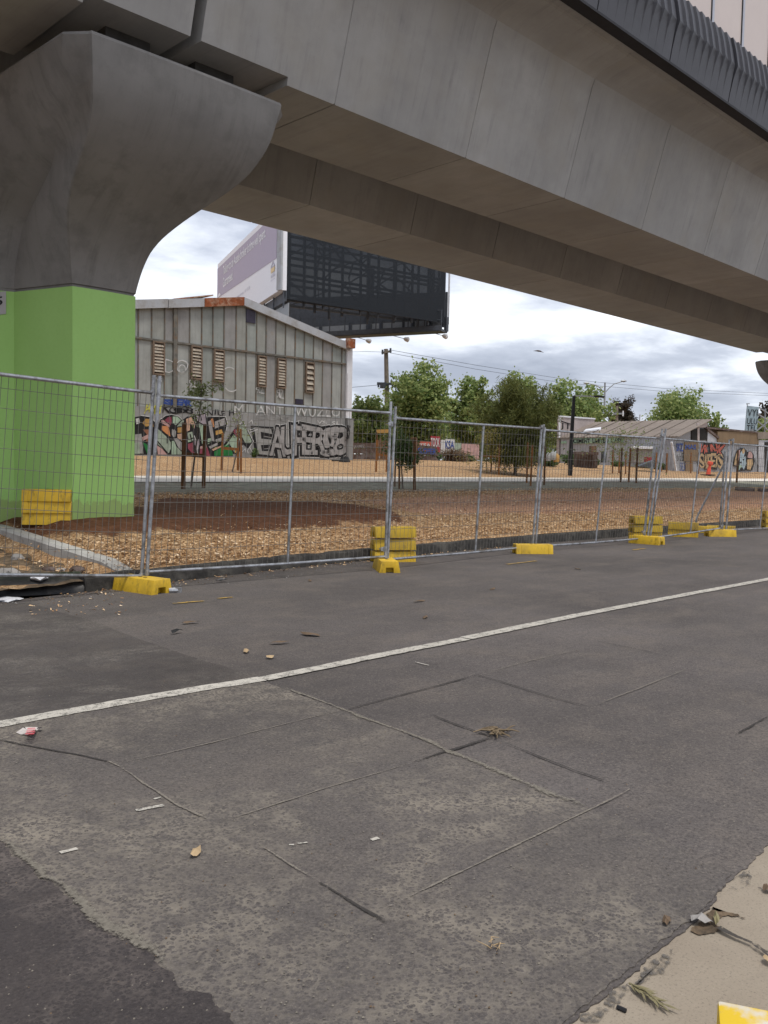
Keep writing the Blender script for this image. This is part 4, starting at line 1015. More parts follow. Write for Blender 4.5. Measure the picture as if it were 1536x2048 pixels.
def arc(cx,cy,r,a0,a1,w,d,ry=1.0):
    k=14
    for i in range(k):
        t0=a0+(a1-a0)*i/k; t1=a0+(a1-a0)*(i+1)/k
        cm2.poly([SW(cx+(r-w)*math.cos(t0),cy+ry*(r-w)*math.sin(t0),d),SW(cx+(r-w)*math.cos(t1),cy+ry*(r-w)*math.sin(t1),d),SW(cx+r*math.cos(t1),cy+ry*r*math.sin(t1),d),SW(cx+r*math.cos(t0),cy+ry*r*math.sin(t0),d)])
arc(625,1065,48,.9,2.6,6,.055,1.1); arc(610,1000,40,2.6,5.6,6,.055,.9); arc(1265,1245,24,0,6.28,5,.09); arc(320,975,22,0,6.28,4,.05,1.2)
cm2.build('spray_scribble',M['g_white'],shed,fixn=False)

# ================================================================== BILLBOARDS
ZA=46.0; ZBb=60.4; ZCc=53.0
A0,A1=dz(560,580,ZA),dz(562,403,ZA); B0,B1=dz(434,661,ZBb),dz(434,530,ZBb)
bb=thing('billboard',(A0.x,A0.y,2),'purple and white advertising billboard on a dark steel frame behind the tall shed','billboard')
zb0=(A0.z+B0.z)/2; zt0=(A1.z+B1.z)/2
A0.z=B0.z=zb0; A1.z=B1.z=zt0; A1.x,A1.y=A0.x,A0.y; B1.x,B1.y=B0.x,B0.y
nA=(B0-A0).cross(Vector((0,0,1))).normalized()
if nA.dot(CAM-A0)<0: nA=-nA
MB().prism([A0,B0,B1,A1],-nA*.35).build('face_panel',M['bill_white'],bb)
def BF(u,w): return (B0*(1-u)+A0*u)*(1-w)+(B1*(1-u)+A1*u)*w+nA*.015    # u from far-left edge to near edge
pp=MB(); pp.poly([BF(.0,.487),BF(.955,.395),BF(.955,.86),BF(.955,.93),BF(.0,.93)]); purple=pp.build('printed_band',M['bill_purple'],bb,fixn=False)
# band edges seen in the photo: lower edge falls from near to far
def bword(s,u0,u1,w0,w1,mat,off=0.0,lift=.012):
    m=MB(); q=[BF(u0,w0),BF(u1,w0),BF(u1,w1),BF(u0,w1)]; quad_text(m,s,q,0,off); m.v=[v+nA*lift for v in m.v]; return m.build('lettering',mat,bb,fixn=False)
bword('Talking to an Aussie broker is time well spent.',.12,.81,.72,.885,M['bill_white'],.02)
bword('Guaranteed.',.12,.305,.575,.71,M['bill_white'],.02)
bword('aussie.com.au  13 13 33',.36,.59,.265,.305,M['bill_grey'])
bword('AUSSIE',.885,.94,.205,.24,M['bill_grey'],.01); bword('HOME LOANS',.885,.94,.165,.18,M['bill_grey'])
em=MB()
for (u0,w0),(u1,w1) in (((.887,.325),(.932,.325)),((.932,.325),(.912,.385)),((.912,.385),(.887,.325))):
    a=BF(u0,w0)+nA*.012; b=BF(u1,w1)+nA*.012; em.bar(a,b,.01,.06,0,up=nA.cross(b-a))
em.poly([BF(.886,.318)+nA*.012,BF(.935,.318)+nA*.012,BF(.935,.262)+nA*.012,BF(.886,.262)+nA*.012],1)
ri=[BF(.045+.028*math.cos(t*math.pi/8)*1.0,.488+.05*math.sin(t*math.pi/8))+nA*.012 for t in range(9)]; em.poly(ri,2)
em.build('emblem',[M['bill_grey'],M['bill_yellow'],M['bill_white']],bb,fixn=False)
fr=MB(); fr.bar(A0+nA*.03+Vector((0,0,-.02)),A1+nA*.03,.12,.35); fr.build('edge_trim',M['barge'],bb)
sk=MB(); sk.prism([A0-nA*.3+Vector((0,0,-.05)),B0-nA*.3+Vector((0,0,-.05)),B0-nA*.3+Vector((0,0,-.55)),A0-nA*.3+Vector((0,0,-.55))],-nA*.06,0)
for i in range(9):
    p=A0.lerp(B0,i/8)-nA*.2; sk.bar(p+Vector((0,0,-.05)),p+Vector((0,0,-.9)),.06,.06,0)
sk.build('under_rail',M['truss'],bb)
sk2=MB(); sk2.prism([A0-nA*.45+Vector((0,0,-.62)),A0.lerp(B0,.75)-nA*.45+Vector((0,0,-.62)),A0.lerp(B0,.75)-nA*.45+Vector((0,0,-1.9)),A0-nA*.45+Vector((0,0,-1.9))],-nA*.05); sk2.build('skirt_board',M['grey_steel'],bb)
for u in (.3,.75):
    p=A0.lerp(B0,u)-nA*1.2; MB().tube([(p.x,p.y,1.5),(p.x,p.y,zt0-.3)],.28,12).build('column',M['truss'],bb,smooth=50)
# second sign standing at an angle to it, seen from behind through dark shade mesh
A2=dz(566,598,ZA+.2); C2=dz(889,645,ZCc); zt2=dz(566,400,ZA).z; zb2=(A2.z+C2.z)/2
bs=thing('sign_frame',(C2.x,C2.y,2),'dark mesh covered steel truss frame of a second billboard seen from behind','billboard frame')
A2.z=C2.z=zb2
MB().prism([A2,C2,C2+Vector((0,0,zt2-zb2)),A2+Vector((0,0,zt2-zb2))],(.01,.02,0)).build('shade_mesh',M['meshcloth'],bs)
B2=dz(470,640,59.5); B2.z=zb2; C3=C2+FH*1.0
tr=MB(); rn=random.Random(11)
ins=(C2-A2).cross(Vector((0,0,1))).normalized()
if ins.dot(FH)<0: ins=-ins
ins=(FH-r0*.12).normalized()
for dpt,nn_ in ((.5,9),(1.9,6),(3.6,4)):
    a=A2+ins*dpt+(C2-A2)*.01*dpt; b=C2+ins*dpt*.6
    zs=[zb2+.3+(zt2-zb2-.4)*i/4 for i in range(5)]
    for i in range(nn_+1):
        p=a.lerp(b,i/nn_); tr.bar((p.x,p.y,zb2-.2),(p.x,p.y,zt2),.11,.11)
        if i<nn_:
            q=a.lerp(b,(i+1)/nn_)
            for j in range(4):
                if rn.random()<.42: 
                    if rn.random()<.5: tr.bar((p.x,p.y,zs[j]),(q.x,q.y,zs[j+1]),.07,.07)
                    else: tr.bar((p.x,p.y,zs[j+1]),(q.x,q.y,zs[j]),.07,.07)
    for z in zs: tr.bar((a.x,a.y,z),(b.x,b.y,z),.09,.13)
for i in range(6):
    p=A2.lerp(C2,i/5)+ins*.5; q=p+ins*3; tr.bar(p+Vector((0,0,.4)),q+Vector((0,0,.6)),.09,.09); tr.bar(p+Vector((0,0,2.6)),q+Vector((0,0,2.4)),.08,.08); tr.bar(p+Vector((0,0,.4)),q+Vector((0,0,2.4)),.06,.06)
tr.build('truss',M['truss'],bs)
# back sheet of the far face
bk0=B2.copy(); bk1=C2+Vector((0,0,0)); dB=(bk1-bk0); off=dB.cross(Vector((0,0,1))).normalized()
if off.dot(FH)<0: off=-off
bkp=MB(); q0=bk0+off*.35; q1=bk1+off*.35
bkp.prism([q0+Vector((0,0,.05)),q1+Vector((0,0,.05)),q1+Vector((0,0,1.9)),q0.lerp(q1,.28)+Vector((0,0,2.2)),q0+Vector((0,0,1.6))],off*.08); bkp.build('back_panel',M['truss'],bs)
wp=MB(); q1=bk1+off*.45; e=dB.normalized(); wp.prism([q1,q1+e*.10,q1+e*.10+Vector((0,0,zt2-zb2)),q1+Vector((0,0,zt2-zb2))],off*.06); wp.build('edge_strip',M['white_paint'],bs)
cw_=MB(); zc=dz(897,662,ZCc).z
ca=bk0.copy(); cb=bk1.copy(); ca.z=cb.z=zc
cw_.bar(ca,cb,1.0,.14); cw_.bar(ca-off*.5+Vector((0,0,.12)),cb-off*.5+Vector((0,0,.12)),.06,.28)
for i in range(15):
    p=ca.lerp(cb,i/14)-off*.5; cw_.bar(p,p+Vector((0,0,1.15)),.045,.045); 
    if i%2==0: cw_.bar(p+off*.8,p+off*.8+Vector((0,0,zb2-zc+.4)),.2,.2)
for z in (.6,1.15): cw_.bar(ca-off*.5+Vector((0,0,z)),cb-off*.5+Vector((0,0,z)),.035,.035)
cw_.build('catwalk',M['truss'],bs)
gr=MB(); gr.bar(ca+off*.3+Vector((0,0,.5)),cb+off*.3+Vector((0,0,.5)),.05,.45); gr.build('kick_board',M['grey_steel'],bs)
for (hx,hy),(sx,sy) in (((735,681),(695,669)),((811,678),(765,666)),((888,672),(845,660))):
    u=(sx-640)/(897-640); Zh=ca.lerp(cb,0).copy(); zz=58.5+(ZCc-58.5)*u
    a=dz(sx,sy,zz); b=dz(hx,hy,zz-.3); lm=MB(); lm.bar(a,b,.035,.035); lo=lm.build('lamp_arm',M['grey_steel'],bs)
    hd=MB(); d=(b-a).normalized(); hd.tube([b-d*.12,b-d*.02,b+d*.18,b+d*.24],[.05,.13,.17,.10],8); hd.build('floodlight',M['white_paint'],lo,smooth=40)
for u in (.12,):
    p=ca.lerp(cb,u)+off*.1; MB().tube([(p.x,p.y,1.5),(p.x,p.y,zc)],.25,10).build('column',M['truss'],bs,smooth=50)
for p_ in (ca.lerp(cb,.66),ca.lerp(cb,.93)): MB().box((p_.x+off.x*.3,p_.y+off.y*.3,(zc+zt2)/2-.6),(.32,.32,zt2-zc-1.4)).build('column',M['truss'],bs)

# ================================================================== LOW SHED WITH CORRUGATED ROOF
YG=26.5
gc=gy(1346,942,YG); X0=gc.x
zeave=gx(1346,874,X0).z
p_far=gx(1121,900,X0); YF=p_far.y
apex=gy(1414,840,YG); XR=apex.x; zr_=apex.z
ls=thing('low_shed',(X0,YG,1.5),'low pale corrugated shed with a slanting brown roof and green faded lettering','shed')
ww=MB(); n=int((YF-YG)/.19); secs=[]
for i in range(n*2+1):
    y=YG+(YF-YG)*i/(n*2); dx=.022 if i%2 else 0; secs.append([Vector((X0-dx,y,1.0)),Vector((X0-dx,y,zeave+.02))])
ww.loft(secs,closed=False,caps=False); ww.build('long_wall',M['corr_wall'],ls,fixn=False)
# roof
rr=MB(); n=int((YF-YG+.7)/.25); secs=[]; xe=X0-.12; slope=(zr_-zeave)/(XR-X0)
for i in range(n*2+1):
    y=YG-.35+(YF-YG+.5)*i/(n*2); dzz=.03 if i%2 else 0; secs.append([Vector((xe,y,zeave+.06-.12*slope+dzz)),Vector((XR,y,zr_+.04+dzz)),Vector((XR,y,zr_-.0+dzz)),Vector((xe,y,zeave+.02-.12*slope+dzz))])
rr.loft(secs); rr.build('roof',M['corr_roof'],ls)
ft=MB()
for i in range(8):
    y=YG+.3+(YF-YG)*i/8; ft.bar((xe+.05,y,zeave+.10-.10*slope),(XR,y+.0,zr_+.085),.05,.03)
ft.build('roof_lap',M['roof_lap'],ls)
rs=MB(); a=gx(1167,862,X0); 
def onroof(px,py):
    d=ray(px,py); nrm=Vector((-slope,0,1)); pt=Vector((X0,YG,zeave+.12)); t=(pt-CAM).dot(nrm)/d.dot(nrm); return CAM+d*t
rs.poly([onroof(1167,862),onroof(1202,858),onroof(1202,854),onroof(1172,858)]); rs.poly([onroof(1166,863)+Vector((0,0,-.03)),onroof(1202,859)+Vector((0,0,-.03)),onroof(1202,854)+Vector((0,0,-.03)),onroof(1172,858)+Vector((0,0,-.03))]); rs.build('white_flashing',M['white_paint'],ls)
# parapet at the far end
pf=MB(); q0=gy(1121,868,YF); q1=gy(1122,834,YF); q2=gy(1245,844,YF); pf.prism([(X0-.1,YF+.12,1.2),(XR,YF+.12,1.2),(XR,YF+.12,max(q2.z,zr_+.15)),(X0-.1,YF+.12,q1.z)],(0,.15,0)); 
pf.build('end_parapet',M['pinkboard'],ls)
cp=MB(); cp.bar((X0-.12,YF+.17,q1.z+.05),(XR,YF+.17,max(q2.z,zr_+.15)+.05),.22,.1); cp.bar((X0-.12,YF+.08,q1.z),(X0-.12,YF+.08,zeave),.14,.1); cp.build('capping',M['white_paint'],ls)
dr=MB(); 
for px in (1128,1138): 
    a=gy(px,846,YF); dr.bar((a.x,YF+.09,a.z),(a.x,YF+.09,gy(px,858,YF).z),.10,.04)
a=gy(1122,841,YF); b=gy(1143,848,YF); dr.bar((a.x,YF+.09,a.z),(b.x,YF+.09,b.z),.04,.05); dr.build('stain_bracket',M['clad_dark'],ls)
# sign on the long wall
def LW(px,py,d=.03): p=gx(px,py,X0-d); return p
sg=MB(); q=[LW(1146,887,.06),LW(1247,886,.06),LW(1247,875.5,.06),LW(1146,876.5,.06)]; sg.prism(q,(-.02,0,0)); sgo=sg.build('sign_board',M['sign_green'],ls)
wt_=MB(); quad_text(wt_,'CEMENT  LIMITED  CAST',[LW(1147,886,.10),LW(1244,885,.10),LW(1244,877,.10),LW(1147,878,.10)],0,.035); wt_.build('lettering',M['g_black'],sgo,fixn=False)
sg2=MB(); sg2.prism([LW(1122,887),LW(1133,887),LW(1133,882),LW(1122,883)],(-.02,0,0)); sg2.build('faded_patch',M['sign_green'],ls)
# gable end facing the street
def GW(px,py,d=0): return gy(px,py,YG-d)
gg=MB(); n=34; secs=[]
for i in range(n*2+1):
    x=X0+(XR-X0)*i/(n*2); dy=.022 if i%2 else 0; secs.append([Vector((x,YG-dy,1.0)),Vector((x,YG-dy,zeave+slope*(x-X0)))])
gg.loft(secs,closed=False,caps=False); gg.build('gable_wall',M['corr_graf'],ls,fixn=False)
db=MB()
def quadbox(mb,x0,y0,x1,y1,d,th=.04,mi=0): mb.prism([GW(x0,y1,d),GW(x1,y1,d),GW(x1,y0,d),GW(x0,y0,d)],(0,-th,0),mi)
quadbox(db,1368,884,1396,898,.04); db.build('brown_panel',M['brown_board'],ls)
db=MB(); quadbox(db,1367,899,1395,922,.05); db.build('brown_panel',M['brown_board'],ls)
db=MB(); quadbox(db,1370,923,1385,944,.04); db.build('brown_panel',M['brown_board'],ls)
hp=MB(); quadbox(hp,1382,858,1394,880,.04); hp.build('dark_hatch',M['dark_open'],ls)
hp=MB(); quadbox(hp,1398,857,1414,880,.03); hp.build('dark_hatch',M['dark_open'],ls)
hp=MB(); quadbox(hp,1394,856,1398,884,.06); quadbox(hp,1393,846,1414,855,.08); hp.build('gable_trim',M['pinkboard'],ls)
wpst=MB(); a=LW(1344,882); wpst.bar(GW(1343,884,.15),GW(1352.5,942,.15),.10,.10); wpst.build('corner_post',M['white_paint'],ls)
tg=MB()
def gword(s,x0,y0,x1,y1,col,off=.02,shear=0,sp=1.0,d=.06,parent=None,out=None):
    m=MB(); q=[GW(x0,y1,d),GW(x1,y1+.6,d),GW(x1,y0+.6,d),GW(x0,y0,d)]
    if out: quad_text(m,s,q,-0.0,off+out,shear,sp,0); m.v=[v+Vector((0,.012,0)) for v in m.v]
    if out: m.v=[]; m.f=[]; m.m=[]; spray(m,s,q,random.Random(len(s)+3),[(off+out,-.012,0),(off-.03,0,1)],.16,.5)
    else: quad_text(m,s,q,0,off,shear,sp,1)
    return m.build('lettering',[M['g_black'],M['g_'+col]],parent or ls,fixn=False)
gword('SKZ',1353,887,1366,902,'blue',.03); gword('MAS',1371,889,1392,898,'blue',.03,0,1,.10); gword('tvz8',1353,905,1367,922,'black',-.01); gword('SEAK',1360,925,1378,942,'blue',-.01)
# tagged lean-to wall right of it
lt=thing('tagged_wall',(XR,YG,1.5),'lean-to wall with colourful graffiti letters right of the low shed','wall')
x1_=gy(1560,940,YG).x; zt1=GW(1415,885).z; zt3=GW(1500,892).z
gg=MB(); n=70; secs=[]
for i in range(n*2+1):
    x=XR+.01+(x1_-XR)*i/(n*2); dy=.02 if i%2 else 0; secs.append([Vector((x,YG+.02-dy,1.0)),Vector((x,YG+.02-dy,zt1+.35))])
gg.loft(secs,closed=False,caps=False); gg.build('wall_sheet',M['corr_graf'],lt,fixn=False)
bo=MB(); quadbox(bo,1433,863,1515,888,.06,.08); bo.build('board_front',M['brown_board'],lt)
rf2=MB(); a=GW(1414,857,.2); b=GW(1518,867,.2); rf2.prism([a,b,b+Vector((0,0,.12)),a+Vector((0,0,.12))],(0,4,0)); rf2.build('roof',M['timber_old'],lt)
pk=MB(); pk.prism([GW(1414,884,.05),GW(1433,884,.05),GW(1432,872,.05),GW(1415,861,.05)],(0,-.03,0)); pk.bar(GW(1414,858,.12),GW(1437,876,.12),.1,.16,1); pk.build('gable_infill',[M['corr_wall'],M['timber_old']],lt)
rb2=MB(); quadbox(rb2,1513,864,1560,878,.1,.1); quadbox(rb2,1516,880,1560,944,.05,.05,1); quadbox(rb2,1529,884,1560,944,.11,.04,2); rb2.build('doorway_bay',[M['corr_roof'],M['corr_wall'],M['dark_open']],lt)
gword('WUNK',1401,889,1445,910,'red',.05,.1,.85,.08,lt,.05); gword('SWEETS',1399,909,1444,934,'tan',.05,.1,.85,.10,lt,.05)
gm=MB()
def blob(pts,mi,d): gm.poly([gy(1380+x/9.846,780+y/9.846,YG-d) for x,y in pts],mi)
blob([(860,1500),(870,1350),(920,1200),(1000,1140),(1080,1150),(1130,1220),(1200,1200),(1250,1260),(1280,1400),(1220,1590),(1130,1580),(960,1600),(930,1500)],0,.07)
blob([(870,1480),(890,1330),(930,1210),(970,1200),(960,1350),(930,1490)],1,.078); blob([(960,1190),(990,1170),(970,1330),(940,1480),(900,1490),(950,1330)],2,.081)
blob([(985,1250),(1040,1170),(1080,1180),(1080,1260),(1050,1340),(1090,1300),(1110,1450),(1060,1570),(1010,1500),(965,1590),(985,1400)],3,.084)
blob([(1020,1180),(1060,1150),(1085,1200),(1060,1260),(1030,1240)],1,.087); blob([(1130,1320),(1150,1220),(1200,1210),(1235,1280),(1230,1350),(1150,1340)],2,.084); blob([(1120,1560),(1125,1370),(1230,1360),(1240,1450),(1190,1570)],1,.086); blob([(955,1590),(970,1480),(1010,1470),(1025,1520),(985,1530)],4,.088)
blob([(910,1380),(935,1290),(945,1310),(925,1390)],0,.09); blob([(1035,1360),(1080,1350),(1055,1400)],0,.09); blob([(975,1440),(1010,1400),(1025,1440)],0,.09)
gm.build('graffiti_piece',[M['g_black'],M['g_tan'],M['g_pink'],M['g_sky'],M['g_mint']],lt,fixn=False)
gword('RIP ARMS',1487,915,1523,940,'grey',-.01,0,1,.07,lt)
# small tagged hoarding on a lattice frame
hd=thing('tagged_hoarding',dz(1505,868,72),'narrow blue grey hoarding panel covered in black tags above the roofs','hoarding')
ZH=72
def HQ(px,py,d=0): return dz(px,py,ZH-d)
MB().prism([HQ(1490.5,862),HQ(1513.5,864),HQ(1518,814),HQ(1495,811.5)],FH*.15).build('panel',M['g_sky'],hd)
hm=MB()
for s,(x0,y0,x1,y1) in (('VYI',(1495,818,1515,832)),('ULU',(1494,836,1514,848)),('TFL',(1493,850,1513,861))):
    quad_text(hm,s,[HQ(x0,y1,.05),HQ(x1,y1+1,.05),HQ(x1+1,y0+1,.05),HQ(x0+1,y0,.05)],0,.0)
hm.build('lettering',M['g_black'],hd,fixn=False)
hl=MB()
for a,b in (((1518,815),(1545,832)),((1516,828),(1545,846)),((1515,842),(1545,868)),((1531,817),(1529,868)),((1513,862),(1545,836)),((1540,815),(1540,868))): hl.bar(HQ(*a,-.5),HQ(*b,-.5),.09,.09)
hl.bar(HQ(1502,870),HQ(1504,858),.2,.2); hl.bar(HQ(1495,812),HQ(1494,808),.05,.05); hl.bar(HQ(1493,807.5),HQ(1499,807.5),.12,.06); hl.build('lattice',M['grey_steel'],hd)

# ================================================================== TREES AND PLANTS
def leafq(mb,p,size,asp,rn,mi=0,droop=0):
    a=Vector((rn.gauss(0,1),rn.gauss(0,1),rn.gauss(0,.7)-droop)).normalized(); b=a.cross(Vector((rn.gauss(0,1),rn.gauss(0,1),rn.gauss(0,1)))).normalized()
    L=size*rn.uniform(.6,1.25); w=L*asp
    mb.add([p-a*L*.5,p+b*w*.5-a*L*.05,p+a*L*.5,p-b*w*.5-a*L*.05],[(0,1,2,3)],mi)
def tree(name,base,H,W_,label,cat,leaf,n,size,asp=.85,seed=1,crown0=.22,limbs=16,spiky=1.0,group=None,trunk=.022,shape=None,droop=0,mats2=None):
    rn=random.Random(seed); base=Vector(base)
    t=thing(name,base,label,cat,group)
    tk=MB(); tk.tube([base-Vector((0,0,.3)),base+Vector((0,0,H*.25)),base+Vector((rn.gauss(0,.02)*H,rn.gauss(0,.02)*H,H*.55)),base+Vector((rn.gauss(0,.03)*H,rn.gauss(0,.03)*H,H*.85))],[H*trunk*1.2,H*trunk,H*trunk*.6,H*trunk*.2],8)
    lf=MB(); tips=[]
    for i in range(limbs):
        f=(i+.5)/limbs; h=H*(crown0+(1-crown0)*(.12+.86*f))
        prof=shape(f) if shape else (math.sin(math.pi*min(1,(.18+.75*f)))**.8)
        an=i*2.4+rn.uniform(-.5,.5); r=W_/2*prof*rn.uniform(.55,1.0)
        tip=base+Vector((math.cos(an)*r,math.sin(an)*r,h+rn.uniform(-.03,.05)*H)); st=base+Vector((0,0,H*(crown0*.7+.5*f*.8)))
        tk.tube([st,st.lerp(tip,.5)+Vector((0,0,.03*H)),tip],[H*trunk*.35,H*trunk*.2,H*trunk*.05],5)
        tips.append((st,tip))
    per=int(n*(3.0 if asp>.4 else 1.9))//limbs
    for st,tip in tips:
        # sub-sprays along each limb give an uneven, spiky edge
        sprays=[]
        for k in range(12):
            c=st.lerp(tip,rn.uniform(.3,1.05)); d=Vector((rn.gauss(0,.8),rn.gauss(0,.8),rn.uniform(-.35,1.1))).normalized()
            sprays.append((c,d,rn.uniform(.10,.27)*W_*spiky))
        for k in range(per):
            c,d,L=rn.choice(sprays); u=rn.random()
            p=c+d*L*u+Vector((rn.gauss(0,1),rn.gauss(0,1),rn.gauss(0,1)))*W_*.058*(1.2-u*.8)
            leafq(lf,p,size*(.60 if cat=='tree' and asp>.4 else 1),asp,rn,0 if (mats2 is None or rn.random()<.6) else 1,droop)
    tk.build('trunk',M['bark'],t,smooth=50)
    lf.build('crown',[leaf,mats2] if mats2 else leaf,t,fixn=False)
    return t
def ptree(px0,px1,top,Z,bpy_,**kw):
    cx=(px0+px1)/2; b=dz(cx,bpy_,Z); b.z=ground(b.x,b.y); tp=dz(cx,top,Z); W_=(px1-px0)/FPX*Z*1.12
    return tree(base=b,H=tp.z-b.z,W_=W_,**kw)
lp,lp2=M['leaf_plane'],M['leaf_plane2']
PT='plane trees behind the timber fence'
ptree(690,775,800,57,905,name='plane_tree',label='small green tree right of the shed corner in front of the power pole',cat='tree',leaf=lp,mats2=lp2,n=2600,size=.34,seed=3,group=PT)
ptree(770,905,738,60,905,name='plane_tree',label='tallest bright green plane tree right of the timber power pole',cat='tree',leaf=lp,mats2=lp2,n=6500,size=.36,seed=8,limbs=22,group=PT,crown0=.12)
ptree(895,985,752,62,905,name='plane_tree',label='green plane tree just left of the olive wattle tree',cat='tree',leaf=lp,mats2=lp2,n=4200,size=.36,seed=15,limbs=18,group=PT,crown0=.15)
ptree(985,1095,756,66,905,name='plane_tree',label='plane tree whose top pokes up behind the olive wattle tree',cat='tree',leaf=lp,mats2=lp2,n=4200,size=.36,seed=22,limbs=18,group=PT,crown0=.2)
ptree(1075,1215,774,72,905,name='plane_tree',label='bright green plane tree behind the black lamp post',cat='tree',leaf=lp,mats2=lp2,n=5000,size=.42,seed=31,limbs=20,group=PT,crown0=.12)
ptree(1280,1420,788,88,905,name='plane_tree',label='wide green plane tree rising over the slanting shed roof',cat='tree',leaf=lp,mats2=lp2,n=5000,size=.48,seed=36,limbs=20,group=PT,crown0=.15)
ptree(1405,1448,832,84,905,name='plane_tree',label='low green treetop right of the slanting roof end',cat='tree',leaf=lp,mats2=lp2,n=1300,size=.42,seed=43,group=PT)
ptree(1505,1570,800,95,905,name='dark_tree',label='dark reddish tree behind the tagged hoarding lattice',cat='tree',leaf=M['leaf_pine'],n=1500,size=.5,seed=45)
ptree(1508,1545,835,90,905,name='plane_tree',label='green treetop at the right edge below the hoarding lattice',cat='tree',leaf=lp,n=1000,size=.45,seed=47,group=PT)
ptree(1212,1275,800,120,905,name='dark_conifer',label='dark spreading conifer behind the slanting shed roof',cat='tree',leaf=M['leaf_pine'],n=3400,size=.6,asp=.5,seed=50,limbs=16,crown0=.35,shape=lambda f:1.0-.55*f)
# bank of trees further back filling the gaps
ptree(690,900,830,80,905,name='hedge_tree',label='dense dark green trees filling in behind the timber fence',cat='tree',leaf=lp2,n=3800,size=.5,seed=60,limbs=22,crown0=.05,shape=lambda f:1)
ptree(860,1130,835,84,905,name='hedge_tree',label='dense dark green growth behind the olive wattle tree',cat='tree',leaf=lp2,n=4500,size=.5,seed=61,limbs=24,crown0=.05,shape=lambda f:1)
# the wattle
wb=G(1030,950)
H=above(wb,1015,776).z-wb.z; Wd=(1100-938)/FPX*depth(wb)
tree('wattle_tree',wb,H,Wd,'bushy olive green wattle tree with fine drooping foliage beside the path','tree',M['leaf_wattle'],15000,.30,.11,seed=71,crown0=.12,limbs=34,spiky=.8,trunk=.018,droop=.9,shape=lambda f:.55+.5*math.sin(math.pi*(.15+.7*f)))
# power poles, wires, lamps
def pole(px,top,bot,Z,r,label,name='power_pole',mat='pole_wood',cat='power pole',lean=0):
    a=dz(px+lean,bot,Z); b=dz(px,top,Z); a.z=min(a.z,ground(a.x,a.y)-.2)
    t=thing(name,(a.x,a.y,ground(a.x,a.y)),label,cat); MB().tube([a,b],[r*1.2,r*.85],10).build('pole',M[mat],t,smooth=50); return t,a,b
t,a,b=pole(772,698,905,62,.17,'tall timber power pole with two crossarms right of the shed','power_pole',lean=5)
def arm(t,px0,px1,py0,py1,Z,w,mat='pole_wood'):
    MB().bar(dz(px0,py0,Z),dz(px1,py1,Z),w,w).build('crossarm',M[mat],t)
arm(t,763,783,706,702,61.8,.14); arm(t,754,793,767,768,61.8,.17,'truss')
for x,y in ((765,704),(781,701),(757,770),(762,771),(785,772),(790,771)): p=dz(x,y,61.7); MB().tube([p+Vector((0,0,-.16)),p+Vector((0,0,.16))],.07,6).build('insulator',M['truss'],t)
p=dz(766,772,61.6); MB().box(p,(.3,.3,.32)).build('transformer',M['truss'],t)
def wire(pts,label,r=.014,Zs=None):
    P=[dz(x,y,z) for x,y,z in pts]
    out=[]
    for i in range(len(P)-1):
        for k in range(8): out.append(P[i].lerp(P[i+1],k/8))
    out.append(P[-1]); m=MB(); m.tube(out,r,4,cap=False); tag(m.build('power_line',M['truss'],fixn=False),label,'power line')
wire([(781,700,61.7),(950,730,68),(1120,757,77),(1330,777,88),(1580,789,100)],'upper long power line running right from the timber pole')
wire([(781,706,61.7),(950,738,68),(1120,765,77),(1330,783,88),(1580,793,100)],'lower long power line running right from the timber pole')
wire([(765,704,61.7),(730,703,61),(640,706,60)],'power line from the top crossarm towards the shed',.012); wire([(757,770,61.7),(700,775,60),(640,781,58)],'power line from the low crossarm towards the shed',.014)
wire([(757,800,61.7),(700,808,60),(640,815,58)],'lowest power line behind the shed corner',.014)
t,a,b=pole(1210,765,905,88,.10,'tall grey street light pole with two curved arms above the trees','street_light','grey_steel','street light',lean=-3)
for (hx,hy,mx,my) in ((1172,766,1192,770),(1248,762,1228,768)):
    pts=[dz(1209,786,88),dz((1209+mx)/2,776,88),dz(mx,my,88),dz(hx,hy,88)]; ar=MB().tube(pts,.05,6).build('lamp_arm',M['grey_steel'],t,smooth=50)
    h=dz(hx,hy,88); s=-1 if hx<1200 else 1; MB().tube([h-r0*s*.3,h,h+r0*s*.25],[.07,.14,.05],6).build('lamp_head',M['grey_steel'],ar,smooth=40)
t,a,b=pole(1234,812,905,100,.16,'short grey power pole with white insulators behind the shed ridge','power_pole','pole_wood')
arm(t,1223,1248,828,827,99.8,.16,'grey_steel')
for x in (1225,1246): p=dz(x,827,99.7); MB().tube([p+Vector((0,0,-.3)),p+Vector((0,0,.3))],.09,6).build('insulator',M['white_paint'],t)
wb_=G(1276,932); wp_=MB(); wp_.tube([dz(1280,829,depth(wb_)+2),dz(1274,925,depth(wb_)+2)],.055,8); tag(wp_.build('white_pole',M['white_paint'],smooth=50),'thin white pole standing in front of the slanting roof','pole')
# black park lamp on the far side of the path
lb=G(1140,952); Zl=depth(lb)
t=thing('lamp_post',lb,'black square lamp post with one long flat arm beside the path','lamp post')
MB().tube([lb-Vector((0,0,.1)),lb+Vector((0,0,1.2)),above(lb,1148,792)],[.125,.12,.085],4).build('post',M['black_steel'],t)
MB().bar(above(lb,1148,791.5),above(lb,1192,793),.06,.05).build('arm',M['galv'],t)
MB().bar(above(lb,1188,792.6),above(lb,1208,794),.22,.07).build('lamp_head',M['black_steel'],t)
